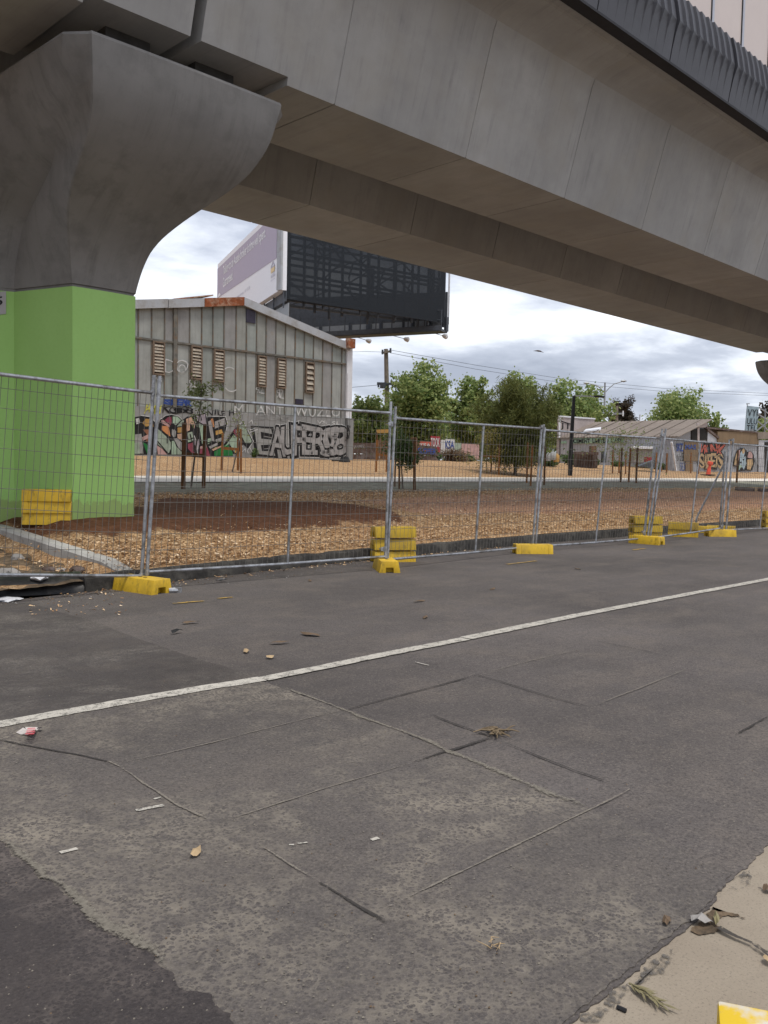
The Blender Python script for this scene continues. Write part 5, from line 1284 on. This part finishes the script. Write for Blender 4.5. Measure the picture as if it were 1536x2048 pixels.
# bird
bp=dz(1077,702,70); bm2=MB(); bm2.add([bp+r0*(-.45)+Vector((0,0,.0)),bp+r0*(-.05)+Vector((0,0,.07)),bp+Vector((0,0,-.05)),bp+r0*.45+Vector((0,0,-.12)),bp+r0*.08+Vector((0,0,.05))],[(0,1,2),(3,4,2),(1,4,2)]); bm2.tube([bp-r0*.2,bp,bp+r0*.12,bp+r0*.22],[.02,.07,.05,.01],6)
tag(bm2.build('bird',M['timber_old']),'small dark bird gliding under the grey cloud','bird')
# timber fence behind the mulch
YT=31.0
def TF(px,py,d=0): return gy(px,py,YT-d)
tf=thing('timber_fence',TF(700,920),'dark brown sleeper fence of wide horizontal boards right of the shed','fence')
bd=MB()
for i in range(3):
    y0=885+i*11.3; bd.prism([TF(700,y0+10.6,.0+.01*i),TF(752,y0+11.6,.0+.01*i),TF(752,y0+.8,.01*i),TF(700,y0+.3,.01*i)],(0,.06,0))
bd.prism([TF(700,925),TF(752,926),TF(752,919),TF(700,918)],(0,.06,0)); bd.build('board',M['timber_old'],tf)
ps=MB(); ps.bar(TF(700,930,.12),TF(701,882,.12),.25,.2); ps.build('post',M['timber_brown'],tf)
tl=MB(); quad_text(tl,'SKAMPZ',[TF(707,896,.05),TF(729,896,.05),TF(729,889,.05),TF(707,890,.05)],0,-.01); tl.build('lettering',M['g_silver'],tf,fixn=False)
tf2=thing('paling_fence',TF(765,920),'upright brown paling fence beside the sleeper fence','fence')
pa=MB(); rn=random.Random(4)
for i in range(24):
    x=752+i*3.6; tz=TF(x,880+rn.uniform(-3,4)); b_=TF(x,928); w=.105; pa.box((b_.x,YT-.02-rn.uniform(0,.03),(tz.z+b_.z)/2),(w,.02,tz.z-b_.z))
pa.build('paling',M['timber_brown'],tf2)
tf3=thing('timber_fence',TF(855,920),'low dark board fence with blue black tags left of the brush pile','fence')
bd=MB()
for i in range(3): bd.prism([TF(826,899+i*10,.02*i),TF(878,902+i*10,.02*i),TF(872,893+i*10,.02*i),TF(826,889+i*10,.02*i)],(0,.06,0))
bd.build('board',M['timber_old'],tf3); tl=MB(); quad_text(tl,'SLOPER',[TF(836,907,.1),TF(872,909,.1),TF(872,898,.1),TF(836,896,.1)],0,.03); tl.build('lettering',M['g_blue'],tf3,fixn=False)
ps=MB(); ps.bar(TF(826,930,.12),TF(827,875,.12),.3,.2); ps.build('post',M['timber_brown'],tf3)
# scrap panels beyond
YP=36.0
for (x0,y0,x1,y1,mt,lb,wd) in [(861,873,880,896,'g_dkred','red board with white writing among scrap panels','TOOK'),(881,880,890,902,'g_white','narrow pale board between the red board and the tagged board',None),(890,879,909,899,'g_white','white board tagged in dark blue beside the wattle tree','KSA'),(909,886,922,904,'g_sage','pale green board left of the brush pile',None),(922,889,958,910,'g_pink','pinkish grey board wall behind the brush pile',None),(838,884,862,896,'g_red','orange red low board under the tall plane tree','TFA')]:
    a=gy(x0,y1+8,YP); b=gy(x1,y0,YP); t_=thing('scrap_board',((a.x+b.x)/2,YP,a.z),lb,'board'); MB().box(((a.x+b.x)/2,YP,(a.z+b.z)/2),(b.x-a.x,.06,b.z-a.z)).build('board',M[mt],t_)
    if wd: tl=MB(); quad_text(tl,wd,[gy(x0+1,y1-2,YP-.05),gy(x1-1,y1-2,YP-.05),gy(x1-1,y0+3,YP-.05),gy(x0+1,y0+3,YP-.05)],0,.02); tl.build('lettering',M['g_blue' if wd=='KSA' else 'g_white'],t_,fixn=False)
# far house with terracotta roof, white wall
hs=thing('house',dz(720,890,95),'white house with an orange tiled roof seen past the shed corner','house'); ZZ=95
def HP(px,py,d=0): return dz(px,py,ZZ+d)
w=MB(); w.prism([HP(694,905),HP(750,905),HP(750,873),HP(694,868)],FH*6); w.build('wall',M['white_paint'],hs)
rf3=MB(); rf3.prism([HP(703,866,-.5),HP(745,868,-.5),HP(738,858,3),HP(712,855,3)],FH*3); rf3.build('roof',M['tile'],hs)
wn=MB(); wn.prism([HP(717,884,-.1),HP(722,884,-.1),HP(722,875,-.1),HP(717,875,-.1)],FH*.1); wn.build('window',M['window_dark'],hs)
# yellow topped trestle
yb=TF(766,920,1.0); t_=thing('barrier_board',yb,'yellow barrier board on dark legs in front of the paling fence','barrier')
MB().bar(above(yb,753,863),above(yb,779,862),.05,.17).build('board',M['g_ochre'],t_)
MB().bar(above(yb,753.5,925),above(yb,753.5,864),.07,.07).build('leg',M['stake_dark'],t_); MB().bar(above(yb,778,925),above(yb,778,864),.07,.07).build('leg',M['stake_dark'],t_)
# stakes
def stake(px,top,bot,label,w=.05,mat='stake',dx=0,group='timber tree stakes'):
    b=G(px,bot); t=above(b,px+dx,top); m=MB(); m.bar(b-Vector((0,0,.1)),t,w,w,up=(.7,.7,0)); return tag(m.build('timber_stake',M[mat],bevel=.004),label,'stake',group),b
def rail(pxa,pya,pxb,pyb,b,label,w=.06,mat='stake_dark',h=.09):
    m=MB(); m.bar(above(b,pxa,pya),above(b,pxb,pyb),.03,h); tag(m.build('timber_batten',M[mat]),label,'stake rail')
_,bA=stake(366,845,981,'dark left stake of the pair by the leafy sapling before the mural',.085,'stake_dark',3)
stake(407,848,979,'dark right stake of the pair by the leafy sapling before the mural',.075,'stake_dark',3)
rail(367,908,410,912,bA-FH*.08,'short rail joining the dark pair of stakes before the mural')
stake(443,866,941,'left stake of the three by the thin sapling before the mural',.07,'stake',3); stake(476,850,940,'middle stake of the three by the thin sapling before the mural',.07,'stake',0); _,bB=stake(482,858,947,'right stake of the three by the thin sapling before the mural',.06,'stake',0)
rail(446,896,478,899,bB,'pale rail across the three stakes before the mural',.05,'stake')
_,bC=stake(752,880,945,'left stake of the pair below the yellow barrier board',.07,'stake',2); stake(773,880,944,'right stake of the pair below the yellow barrier board',.08,'stake',2); rail(754,909,772,910,bC,'rail joining the stakes below the yellow barrier board',.05,'stake')
stake(789,872,976,'slim left stake of the dense sapling right of the fence joint',.045,'stake_dark',4); stake(798,885,980,'middle stake of the dense sapling right of the fence joint',.055,'stake_dark',2); stake(829,876,983,'stout right stake of the dense sapling right of the fence joint',.075,'stake_dark',0)
stake(962,893,945,'left stake of the three round the golden sapling',.05,'stake',2); stake(982,908,944,'short middle stake of the three round the golden sapling',.06,'stake',1); _,bE=stake(997,886,950,'tall right stake of the three round the golden sapling',.07,'stake',2); rail(964,912,999,913,bE,'rail between the stakes of the golden sapling',.05,'stake')
stake(1053,885,968,'left stake of the bare three near the wattle tree',.06,'stake',3); stake(1061,890,974,'middle stake of the bare three near the wattle tree',.06,'stake',4); stake(1088,893,972,'right stake of the bare three near the wattle tree',.055,'stake_dark',3)
stake(1225,900,948,'left far stake under the small leafy tree by the low shed',.07,'stake',1); stake(1238,903,946,'second far stake under the small leafy tree by the low shed',.07,'stake',1); stake(1251,903,948,'third far stake under the small leafy tree by the low shed',.07,'stake',1)
stake(1241,896,966,'left stake of the three in front of the white pole',.06,'stake_dark',3); stake(1257,896,966,'middle orange stake of the three in front of the white pole',.07,'stake',4); stake(1272,895,968,'right stake of the three in front of the white pole',.07,'stake_dark',3)
stake(1312,905,946,'left stake of the three before the leaning brown plank',.08,'stake',1); stake(1322,908,944,'middle stake of the three before the leaning brown plank',.08,'stake',1); stake(1333,906,946,'right stake of the three before the leaning brown plank',.08,'stake',1)
stake(1381,905,947,'left stake of the pair before the brown shed door',.07,'stake',1); stake(1397,905,948,'right stake of the pair before the brown shed door',.07,'stake',1)
stake(1473,900,967,'dark stake in front of the blue and pink graffiti letters',.07,'stake_dark',3)
# saplings
def sapling(px,top,bot,label,leaf,n,spread,size,seed,f0=.45,group='young saplings between stakes',lean=0,asp=.35):
    b=G(px,bot); tp=above(b,px+lean,top); H=tp.z-b.z; rn=random.Random(seed); t=thing('sapling',b,label,'sapling',group)
    s=MB(); mid=b.lerp(tp,.5)+Vector((rn.gauss(0,.05),rn.gauss(0,.05),0)); s.tube([b-Vector((0,0,.05)),mid,tp],[.025,.018,.006],6); lf=MB()
    for i in range(14):
        st=b.lerp(tp,f0+(1-f0)*rn.random()*.95); e=st+Vector((rn.gauss(0,1),rn.gauss(0,1),rn.gauss(.3,.6)))*spread*.6
        s.tube([st,e],[.008,.003],4)
        for k in range(n//14):
            p=st.lerp(e,rn.uniform(.2,1.15))+Vector((rn.gauss(0,1),rn.gauss(0,1),rn.gauss(0,1)))*spread*.2; leafq(lf,p,size,asp,rn,0,.3)
    s.build('stem',M['bark'],t,smooth=50); lf.build('foliage',leaf,t,fixn=False)
sapling(381,768,978,'leafy sapling between the dark pair of stakes before the mural',M['leaf_sap'],420,.34,.11,1,.74,lean=24)
sapling(464,830,944,'thin pale sapling among the three stakes before the mural',M['leaf_sap'],120,.5,.11,2,.6,lean=12)
sapling(806,880,980,'dense dark sapling right of the fence joint',M['leaf_shrub'],1700,.48,.12,3,.48)
sapling(974,862,948,'golden green sapling among three stakes left of the wattle tree',M['leaf_gold'],1500,.85,.16,4,.3,asp=.15)
sapling(1240,872,950,'small arching leafy tree in front of the faded green sign',M['leaf_sap'],700,1.25,.17,5,.5,lean=8)
sapling(1072,900,972,'bare thin sapling stem among three stakes near the wattle tree',M['leaf_dry'],40,.25,.08,6,.4)
# shrubs and dry brush along the back
def shrub(px,top,bot,wpx,label,leaf,n,size,seed,Zoff=3.0,name='shrub',asp=.5,group='shrubs along the back of the mulch'):
    b=G(px,bot) ; b=b if b is not None else dz(px,bot,45); b=b+FH*Zoff; b.z=ground(b.x,b.y); tp=above(b,px,top); H=max(.4,tp.z-b.z); Wd=wpx/FPX*depth(b); rn=random.Random(seed); t=thing(name,b,label,'shrub',group); lf=MB(); s=MB()
    for i in range(16):
        an=rn.uniform(0,6.28); r=Wd/2*math.sqrt(rn.random()); e=b+Vector((math.cos(an)*r,math.sin(an)*r*.7,H*rn.uniform(.45,1)*(1-.45*(r/(Wd/2))**2))); s.tube([b+(e-b)*.1,e],[.02,.006],4); 
        for k in range(n//16): 
            p=b.lerp(e,rn.uniform(.25,1.05))+Vector((rn.gauss(0,1),rn.gauss(0,1),rn.gauss(0,.7)))*Wd*.09; leafq(lf,p,size,asp,rn)
    s.build('stem',M['bark'],t); lf.build('foliage',leaf,t,fixn=False)
shrub(880,900,925,22,'dark green shrub right of the tagged low board fence',M['leaf_shrub'],900,.16,1)
shrub(918,896,927,60,'heap of dry brown brush left of the golden sapling',M['leaf_dry'],1400,.5,2,3.5,'brush_pile',.08)
shrub(945,905,925,34,'pale green shrub beside the heap of dry brush',M['leaf_shrub'],700,.18,3)
shrub(1112,905,938,60,'low dark green shrub left of the lamp post',M['leaf_shrub'],1300,.2,4)
shrub(1170,902,937,60,'tangled green and brown shrub right of the lamp post',M['leaf_shrub'],1300,.2,5,3)
shrub(1205,912,936,40,'low green shrub in front of the long corrugated wall',M['leaf_shrub'],800,.2,6,3)
shrub(1262,925,940,36,'small green shrub at the foot of the white pole',M['leaf_shrub'],500,.2,7,3)
shrub(1340,925,944,26,'small dark shrub at the corner of the low shed',M['leaf_shrub'],400,.2,8,2)
shrub(1080,888,935,46,'dry brown thicket under the wattle tree',M['leaf_dry'],900,.35,9,3,'brush_pile',.1)
shrub(502,905,918,14,'little weed tuft at the foot of the mural',M['leaf_shrub'],220,.16,10,1.0)
# scrap in front of the long wall
def jb(px0,py0,px1,py1,Z,th,mat,name,label,cat):
    a=dz(px0,py1,Z); b=dz(px1,py0,Z); m=MB(); c=(a+b)/2; m.box(c+FH*th/2,((px1-px0)/FPX*Z,th,b.z-a.z),rz=YAW-math.pi/2); return tag(m.build(name,M[mat],bevel=.02),label,cat)
jb(1150,904,1197,909,50,.5,'timber_old','timber_beam','long dark beam lying before the long corrugated wall','beam')
jb(1182,892,1193,904,50,.5,'timber_brown','timber_block','brown timber block standing on the dark beam','block')
jb(1152,909.3,1195,935,50.6,.6,'timber_old','timber_stack','stack of old timber under the dark beam','timber')
jb(1268,898,1306,925,56,.8,'rock','brick_stack','pale stack of old bricks right of the white pole','brick stack')
jb(1267,893,1310,897.3,55.8,.6,'white_paint','plank','white plank lying on the stack of old bricks','plank')
jb(1293,914,1306,924,54,.5,'g_dkred','tub','red tub in front of the stack of old bricks','tub')
jb(1205,903,1213,925,50,.4,'truss','drum','dark drum beside the long corrugated wall','drum')
m=MB(); m.bar(dz(1328,930,57),dz(1343,880,58.5),.45,.12); tag(m.build('plank',M['timber_brown']),'wide brown plank leaning against the low shed corner','plank')
m=MB(); m.prism([dz(1278,932,52),dz(1310,920,52),dz(1318,930,52),dz(1300,936,52)],FH*.8); tag(m.build('roof_sheet',M['truss']),'grey roofing sheet lying slanted beside the red tub','roofing sheet')
m=MB(); a=dz(1345,940,59); m.bar(dz(1341,940,59),dz(1344,893,59),.4,.2); tag(m.build('gate_post',M['timber_old']),'dark timber post left of the white corner post','post')
for k,(x,y,r) in enumerate([(1097,911,.16),(1106,909,.2),(1113,913,.17)]):
    p=dz(x,y,48); m=MB(); m.tube([p+Vector((0,0,-.3)),p+Vector((0,0,-.12)),p+Vector((0,0,.06)),p+Vector((0,0,.16))],[r,r*1.1,r*.9,r*.3],9); tag(m.build('rubble_bag',M['g_grey' if k!=2 else 'g_ochre'],smooth=60),['pale rubble bag left of two others by the lamp post','middle pale rubble bag by the lamp post','yellowish rubble bag nearest the lamp post'][k],'bag')
# orange T-top bollard
ob=G(1416,951); t=thing('bollard',ob,'leaning orange plastic bollard with round top by the path','bollard')
tp=above(ob,1421,923); bs_=above(ob,1415,949)
MB().tube([ob+Vector((0,0,.02)),ob.lerp(tp,.25),ob.lerp(tp,.55),ob.lerp(tp,.7)],[.15,.13,.10,.07],10).build('body',M['orange'],t,smooth=40)
MB().tube([ob.lerp(tp,.70),ob.lerp(tp,.8),ob.lerp(tp,.95),tp],[.08,.17,.18,.08],10).build('grip_top',M['orange'],t,smooth=40)
MB().box(ob+Vector((-.02,0,.03)),(.75,.75,.07),rz=.3).build('base',M['rubber'],t)
# timber sleepers on the bank at right
for (x0,x1,y0,lb) in ((1472,1507,981,'left dark sleeper lying on the red soil behind the last panel'),(1518,1556,983,'right dark sleeper lying on the red soil at the picture edge')):
    a=G(x0,y0); b=G(x1,y0+2); m=MB(); m.bar(a+Vector((0,0,.07)),b+Vector((0,0,.07)),.22,.13); tag(m.build('sleeper',M['timber_old'],bevel=.01),lb,'sleeper')
# dark thing lying by the shed corner
p=G(686,924); m=MB(); m.box(p+Vector((.1,0,.12)),(.55,.3,.24),rz=.4,taper=.6); m.bar(p+Vector((-.6,0,.05)),p+Vector((.2,.05,.06)),.12,.05); tag(m.build('rag_heap',M['rubber']),'small black heap lying on the mulch at the shed corner','heap')

# ================================================================== SMALL THINGS ON THE ROAD
def lobe(px,py,L,w,rz,mat,name,label,cat,h=.012,seed=0,z=.0125):
    p=gz(px,py); rn=random.Random(seed+int(px)); m=MB(); n=9; pts=[]
    for i in range(n):
        a=2*math.pi*i/n; pts.append(Vector((math.cos(a)*L/2*.8*(1 if i else 1.25),math.sin(a)*w/2*rn.uniform(.75,1.1),h*rn.uniform(0,1.2))))
    rm=Matrix.Rotation(rz,3,'Z'); c=Vector((p.x,p.y,z)); ctr=c+Vector((0,0,h*1.3))
    pts=[rm@q+c for q in pts]; m.add([ctr]+pts,[(0,1+i,1+(i+1)%n) for i in range(n)])
    return tag(m.build(name,M[mat] if isinstance(mat,str) else mat),label,cat)
M['leaf_litter']=simple('dry_leaf',(.14,.095,.06),.8,0,.3,10); M['leaf_pale']=simple('pale_dry_leaf',(.42,.30,.17),.8,0,.2,10); M['leaf_olive']=simple('olive_leaf',(.22,.19,.10),.7,0,.2,10); M['twig']=simple('dry_twig',(.19,.14,.085),.85,0,.3,12); M['card']=simple('carton_white',(.66,.60,.55),.7,0,.06); M['card_red']=simple('carton_red',(.62,.10,.12),.7,0,.08)
lobe(391,1717,.075,.035,.5,'leaf_pale','dry_leaf','pale ragged dry leaf on the asphalt below the paint dashes','leaf',.02)
lobe(492,1307,.13,.05,.9,'leaf_pale','dry_leaf','tan dry leaf lying beyond the white lane line','leaf',.015)
lobe(540,1319,.08,.07,.3,'leaf_pale','dry_leaf','small tan scrap right of the tan dry leaf','leaf',.016)
lobe(622,1273,.22,.09,1.9,'leaf_litter','dry_leaf','largest brown dry leaf beyond the lane line','leaf',.016); lobe(558,1290,.20,.06,-.4,'leaf_litter','dry_leaf','brown curled leaf left of the largest brown leaf','leaf',.016)
lobe(380,1249,.20,.06,-.2,'leaf_litter','dry_leaf','brown leaf above the black scrap','leaf',.016); lobe(353,1269,.14,.05,.1,'rubber','rubber_scrap','small black scrap on the asphalt near the foot block','scrap',.03)
for k,(x,y) in enumerate([(838,1205),(985,1180),(850,1237),(620,1163),(1155,1140)]): lobe(x,y,.2,.05,.3*k,'leaf_litter','dry_leaf','thin brown leaf scrap on the asphalt between the lane line and the fence','leaf',.015,z=.008)
for o in [o for o in COL.objects if o.get('label')=='thin brown leaf scrap on the asphalt between the lane line and the fence']: o['group']='leaf scraps beyond the lane line'
lobe(1332,1852+0,.07,.03,.4,'leaf_litter','dry_leaf','brown leaf fragment at the ragged asphalt edge','leaf',.012)
lobe(1432,1850,.075,.026,.5,'leaf_olive','dry_leaf','olive green leaf in the litter hollow of the footpath','leaf',.016,z=.012)
lobe(1402,1850,.085,.05,-.9,'rock','concrete_chip','grey chip of concrete in the litter hollow','chip',.02,z=.01)
lobe(1536,1928,.05,.03,.5,'leaf_pale','dry_leaf','orange leaf at the right edge of the footpath','leaf',.012,z=.008)
lobe(1535,1785,.05,.04,.5,'leaf_litter','dry_leaf','brown leaf at the right edge above the footpath crack','leaf',.012,z=.008)
# carton
c=gz(62,1462); ct=thing('carton',(c.x,c.y,.013),'crushed red and white paper carton beside the lane line','carton')
def cq(px,py,z=.035): return on(px,py,2,.013+(z-.035)*.8)
m=MB(); m.poly([cq(32,1465),cq(42,1469),cq(52,1458,.07),cq(46,1455,.06)]); m.poly([cq(42,1469),cq(62,1471,.04),cq(70,1460,.09),cq(52,1458,.07)]); m.poly([cq(52,1458,.07),cq(70,1460,.09),cq(76,1454,.07),cq(50,1454,.05)]); m.poly([cq(73,1461,.04),cq(86,1455,.05),cq(82,1454,.07),cq(70,1453,.06)]); m.build('card',M['card'],ct)
m=MB()
for i in range(4):
    y=1456+i*3.6; m.poly([cq(54-i*1.5,y+1.6,.095),cq(71-i*.8,y+1.0,.105),cq(71-i*.8,y-.6,.105),cq(56-i*1.5,y-.2,.097)])
m.poly([cq(52,1471.5,.05),cq(66,1470,.06),cq(72,1463,.07),cq(66,1466,.085),cq(56,1469,.07)]); m.build('red_stripe',M['card_red'],ct)
# twig clusters
def twigs(px,py,n,L,label,seed,z=.03,ang=None,name='twig_cluster',mat='twig',th=.0035):
    p=gz(px,py); rn=random.Random(seed); m=MB()
    for i in range(n):
        a=(ang+rn.gauss(0,.35)) if ang is not None else rn.uniform(0,6.28); l=L*rn.uniform(.4,1); o=Vector((p.x+rn.gauss(0,L*.15),p.y+rn.gauss(0,L*.12),z+rn.uniform(0,.02))); e=o+Vector((math.cos(a)*l,math.sin(a)*l,rn.uniform(-.008,.012))); mid=o.lerp(e,.5)+Vector((rn.gauss(0,.01),rn.gauss(0,.01),.008)); m.tube([o,mid,e],[th,th,th*.4],4)
    return tag(m.build(name,M[mat],fixn=False),label,'twigs')
twigs(992,1470,26,.11,'spread cluster of dry brown leaf stems on the asphalt',3,.012,None,mat='leaf_pale' if False else 'twig',th=.005)
p0=gz(1258,1972); p1=gz(1325,2018); d=(p1-p0); m=MB(); rn=random.Random(8)
m.tube([p0+Vector((0,0,.008)),p0.lerp(p1,.5)+Vector((0,0,.02)),p1+Vector((0,0,.008))],.003,5)
for i in range(34):
    u=rn.uniform(.02,.95); o=p0+d*u+Vector((0,0,.012)); s=rn.choice((-1,1)); e=o+d.normalized()*rn.uniform(.03,.06)+Vector((-d.y,d.x,0)).normalized()*s*rn.uniform(.005,.028)+Vector((0,0,rn.uniform(-.004,.012))); w=(e-o).cross(Vector((0,0,1))).normalized()*.004
    m.add([o,o.lerp(e,.5)+w,e,o.lerp(e,.5)-w],[(0,1,2,3)])
tag(m.build('dry_frond',M['leaf_olive'],fixn=False),'dry feathery leaf frond lying on the pale footpath','frond')
m=MB(); m.tube([gz(1234,2018)+Vector((0,0,.006)),gz(1252,2026)+Vector((0,0,.006))],.006,6); tag(m.build('twig',M['ink']),'short black twig on the footpath left of the frond','twig')
m=MB(); m.tube([gz(985,1890,.02),gz(985,1915,.03)],.003,4); twigs(985,1905,7,.05,'wispy pale grass roots on the old asphalt',5,.013,None,'grass_scrap','leaf_pale',.0018)
#twigs(1050,1905,6,.05,'second wispy grass scrap right of the pale roots',6,.013,None,'grass_scrap','twig',.0018)
# pebbles: many tiny grains nobody would count
rn=random.Random(17); gm_=MB()
def peb(p,r,mi):
    gm_.add([p+Vector((r,0,0)),p+Vector((0,r*.8,0)),p+Vector((-r*.9,0,0)),p+Vector((0,-r*.8,0)),p+Vector((0,0,r*.8))],[(0,1,4),(1,2,4),(2,3,4),(3,0,4)],mi)
for i in range(900):
    px,py=rn.uniform(-20,1550),1100+rn.random()**.6*950; p=gz(px,py)
    if p.y<1.4 or p.y>kerb_y(p.x)-.05: continue
    peb(Vector((p.x,p.y,.0125)),rn.uniform(.002,.0055),rn.choice((0,0,0,2)))
for i in range(700):
    x=rn.uniform(3.5,20); peb(Vector((x,kerb_y(x)-abs(rn.gauss(0,.3)),.008)),rn.uniform(.004,.014),rn.choice((0,1,2,2)))
tag(gm_.build('loose_grit',[M['grit'],M['rock'],M['leaf_litter']],fixn=False),'loose grit and pebbles scattered over the asphalt','grit',kind='stuff')
# things at the left foot of the fence
lp_=thing('drain_pipe',gz(80,1185),'black rolled plastic edging lying against the kerb at the left','pipe')
m=MB(); P0=gz(-160,1200); P1=gz(168,1183); secs=[]
for i in range(26):
    u=i/25; c=P0.lerp(P1,u); d=(P1-P0).normalized(); n=Vector((-d.y,d.x,0)); w=.02*noise.fractal(Vector((u*9,1,0)),1,2,4)
    secs.append([c+n*(-.10)+Vector((0,0,.0)),c+n*(-.09+w)+Vector((0,0,.07)),c+n*(.0)+Vector((0,0,.13+w)),c+n*.12+Vector((0,0,.19+w*1.5)),c+n*.24+Vector((0,0,.20+w)),c+n*.26+Vector((0,0,.0))])
m.loft(secs); m.build('edging',M['plastic_black'],lp_,smooth=50)
def rock(px,py,r,label,z=None,mat='rock',seed=1,flat=.7,name='rock'):
    p=gz(px,py,.12 if z is None else z); import bmesh
    bm=bmesh.new(); bmesh.ops.create_icosphere(bm,subdivisions=2,radius=r)
    for v in bm.verts: v.co*=1+.35*noise.noise(v.co*(2.2/r)+Vector((seed,0,0))); v.co.z*=flat
    me=bpy.data.meshes.new(name); bm.to_mesh(me); bm.free(); me.materials.append(M[mat]); o=bpy.data.objects.new(name,me); o.location=(p.x,p.y,p.z+r*flat*.4); COL.objects.link(o); return tag(o,label,'rock')
rock(35,1121,.085,'largest grey rock on the rubble left of the concrete edging',.18,'rock',2)
rock(97,1142,.08,'dark flat stone at the foot of the concrete edging',.14,'timber_old',3,.5); rock(155,1143,.10,'second dark stone right of the flat stone',.14,'timber_old',4,.5); rock(122,1141,.06,'pale chip between the two dark stones',.14,'rock',5,.4)
rock(78,1157,.10,'white broken concrete lump behind the black edging',.16,'white_paint',6,.35); rock(15,1150,.12,'grey lump behind the black edging at the left edge',.16,'rock',7,.5); rock(14,1200,.14,'flat white broken slab on the road at the left edge',.01,'white_paint',8,.15)
# tin and bracket beside the first foot block
cp_=gz(350,1186); m=MB(); m.tube([cp_+Vector((-.06,.03,.03)),cp_+Vector((.06,-.03,.03))],.032,10); m.box(cp_+Vector((.02,-.02,.03)),(.03,.09,.07),rz=.5); tag(m.build('clamp_fitting',M['galv']),'loose steel fence fitting on the road beside the first foot block','fitting')
lobe(442,1165,.22,.05,.2,'galv','foil_scrap','silver foil scrap at the kerb right of the first foot block','scrap',.03,z=.012)

# ================================================================== CAMERA, LIGHT, SKY
cd=bpy.data.cameras.new('camera'); cam=bpy.data.objects.new('camera',cd); COL.objects.link(cam)
mw=Matrix((rgt,upv,-fwd)).transposed().to_4x4(); mw.translation=CAM; cam.matrix_world=mw
cd.sensor_fit='VERTICAL'; cd.sensor_height=24; cd.sensor_width=18; cd.lens=FPX/2048*24; cd.clip_start=.05; cd.clip_end=2000
S.camera=cam
SUN_EL,SUN_AZ=R_(70),R_(-100)     # azimuth of the sun measured from +x towards +y
sd=Vector((math.cos(SUN_EL)*math.cos(SUN_AZ),math.cos(SUN_EL)*math.sin(SUN_AZ),math.sin(SUN_EL)))
sl=bpy.data.lights.new('sun','SUN'); sl.energy=1.5; sl.angle=R_(14); sl.color=(1,.965,.91); so_=bpy.data.objects.new('sun',sl); COL.objects.link(so_)
so_.rotation_euler=(-sd).to_track_quat('-Z','Y').to_euler(); so_.location=(0,0,60)
w=bpy.data.worlds.new('World'); S.world=w; w.use_nodes=True; nt=w.node_tree; nd=nt.nodes; lk=nt.links
for x in list(nd): nd.remove(x)
out=nd.new('ShaderNodeOutputWorld'); bgn=nd.new('ShaderNodeBackground'); lk.new(bgn.outputs[0],out.inputs[0])
sky=nd.new('ShaderNodeTexSky'); sky.sky_type='NISHITA'; sky.sun_disc=False; sky.sun_elevation=SUN_EL; sky.sun_rotation=R_(90)-SUN_AZ
tc=nd.new('ShaderNodeTexCoord'); sp_=nd.new('ShaderNodeSeparateXYZ'); lk.new(tc.outputs['Generated'],sp_.inputs[0])
def mth(op,a,b):
    x=nd.new('ShaderNodeMath'); x.operation=op
    for i,v in ((0,a),(1,b)):
        if isinstance(v,bpy.types.NodeSocket): lk.new(v,x.inputs[i])
        else: x.inputs[i].default_value=v
    return x.outputs[0]
zz=mth('ADD',mth('MAXIMUM',sp_.outputs[2],0.0),.16)
cb_=nd.new('ShaderNodeCombineXYZ'); lk.new(mth('DIVIDE',sp_.outputs[0],zz),cb_.inputs[0]); lk.new(mth('DIVIDE',sp_.outputs[1],zz),cb_.inputs[1])
def nz(scale,detail,loc,rough=.55,dist=.0):
    mp=nd.new('ShaderNodeMapping'); lk.new(cb_.outputs[0],mp.inputs[0]); mp.inputs['Location'].default_value=loc
    n=nd.new('ShaderNodeTexNoise'); lk.new(mp.outputs[0],n.inputs['Vector']); n.inputs['Scale'].default_value=scale; n.inputs['Detail'].default_value=detail; n.inputs['Roughness'].default_value=rough; n.inputs['Distortion'].default_value=dist; return n.outputs[0]
def rmp(f,stops):
    r=nd.new('ShaderNodeValToRGB'); lk.new(f,r.inputs[0]); e=r.color_ramp.elements
    while len(e)<len(stops): e.new(.5)
    for i,(p,c) in enumerate(stops): e[i].position=p; e[i].color=(*c,1)
    return r.outputs[0]
f1=mth('ADD',mth('MULTIPLY',nz(.75,7,(2.3,.9,0),.55,.3),.75),mth('MULTIPLY',nz(2.6,6,(5,1,0),.6,.2),.25))
cl=rmp(f1,[(.40,(.29,.315,.385)),(.485,(.42,.45,.525)),(.555,(.68,.71,.77)),(.64,(1.0,1.0,1.0))])
sky_s=nd.new('ShaderNodeMix'); sky_s.data_type='RGBA'; sky_s.blend_type='MULTIPLY'; sky_s.inputs[0].default_value=1; lk.new(sky.outputs[0],sky_s.inputs[6]); sky_s.inputs[7].default_value=(.10,.10,.10,1)
mxs=nd.new('ShaderNodeMix'); mxs.data_type='RGBA'; mxs.inputs[0].default_value=.90; lk.new(sky_s.outputs[2],mxs.inputs[6]); lk.new(cl,mxs.inputs[7])
lk.new(mxs.outputs[2],bgn.inputs[0]); bgn.inputs[1].default_value=1.0
S.view_settings.view_transform='Standard'; S.view_settings.look='None'; S.view_settings.exposure=0.64; S.view_settings.gamma=1
S.cycles.max_bounces=8; S.cycles.diffuse_bounces=2; S.cycles.transparent_max_bounces=12; S.cycles.use_denoising=True
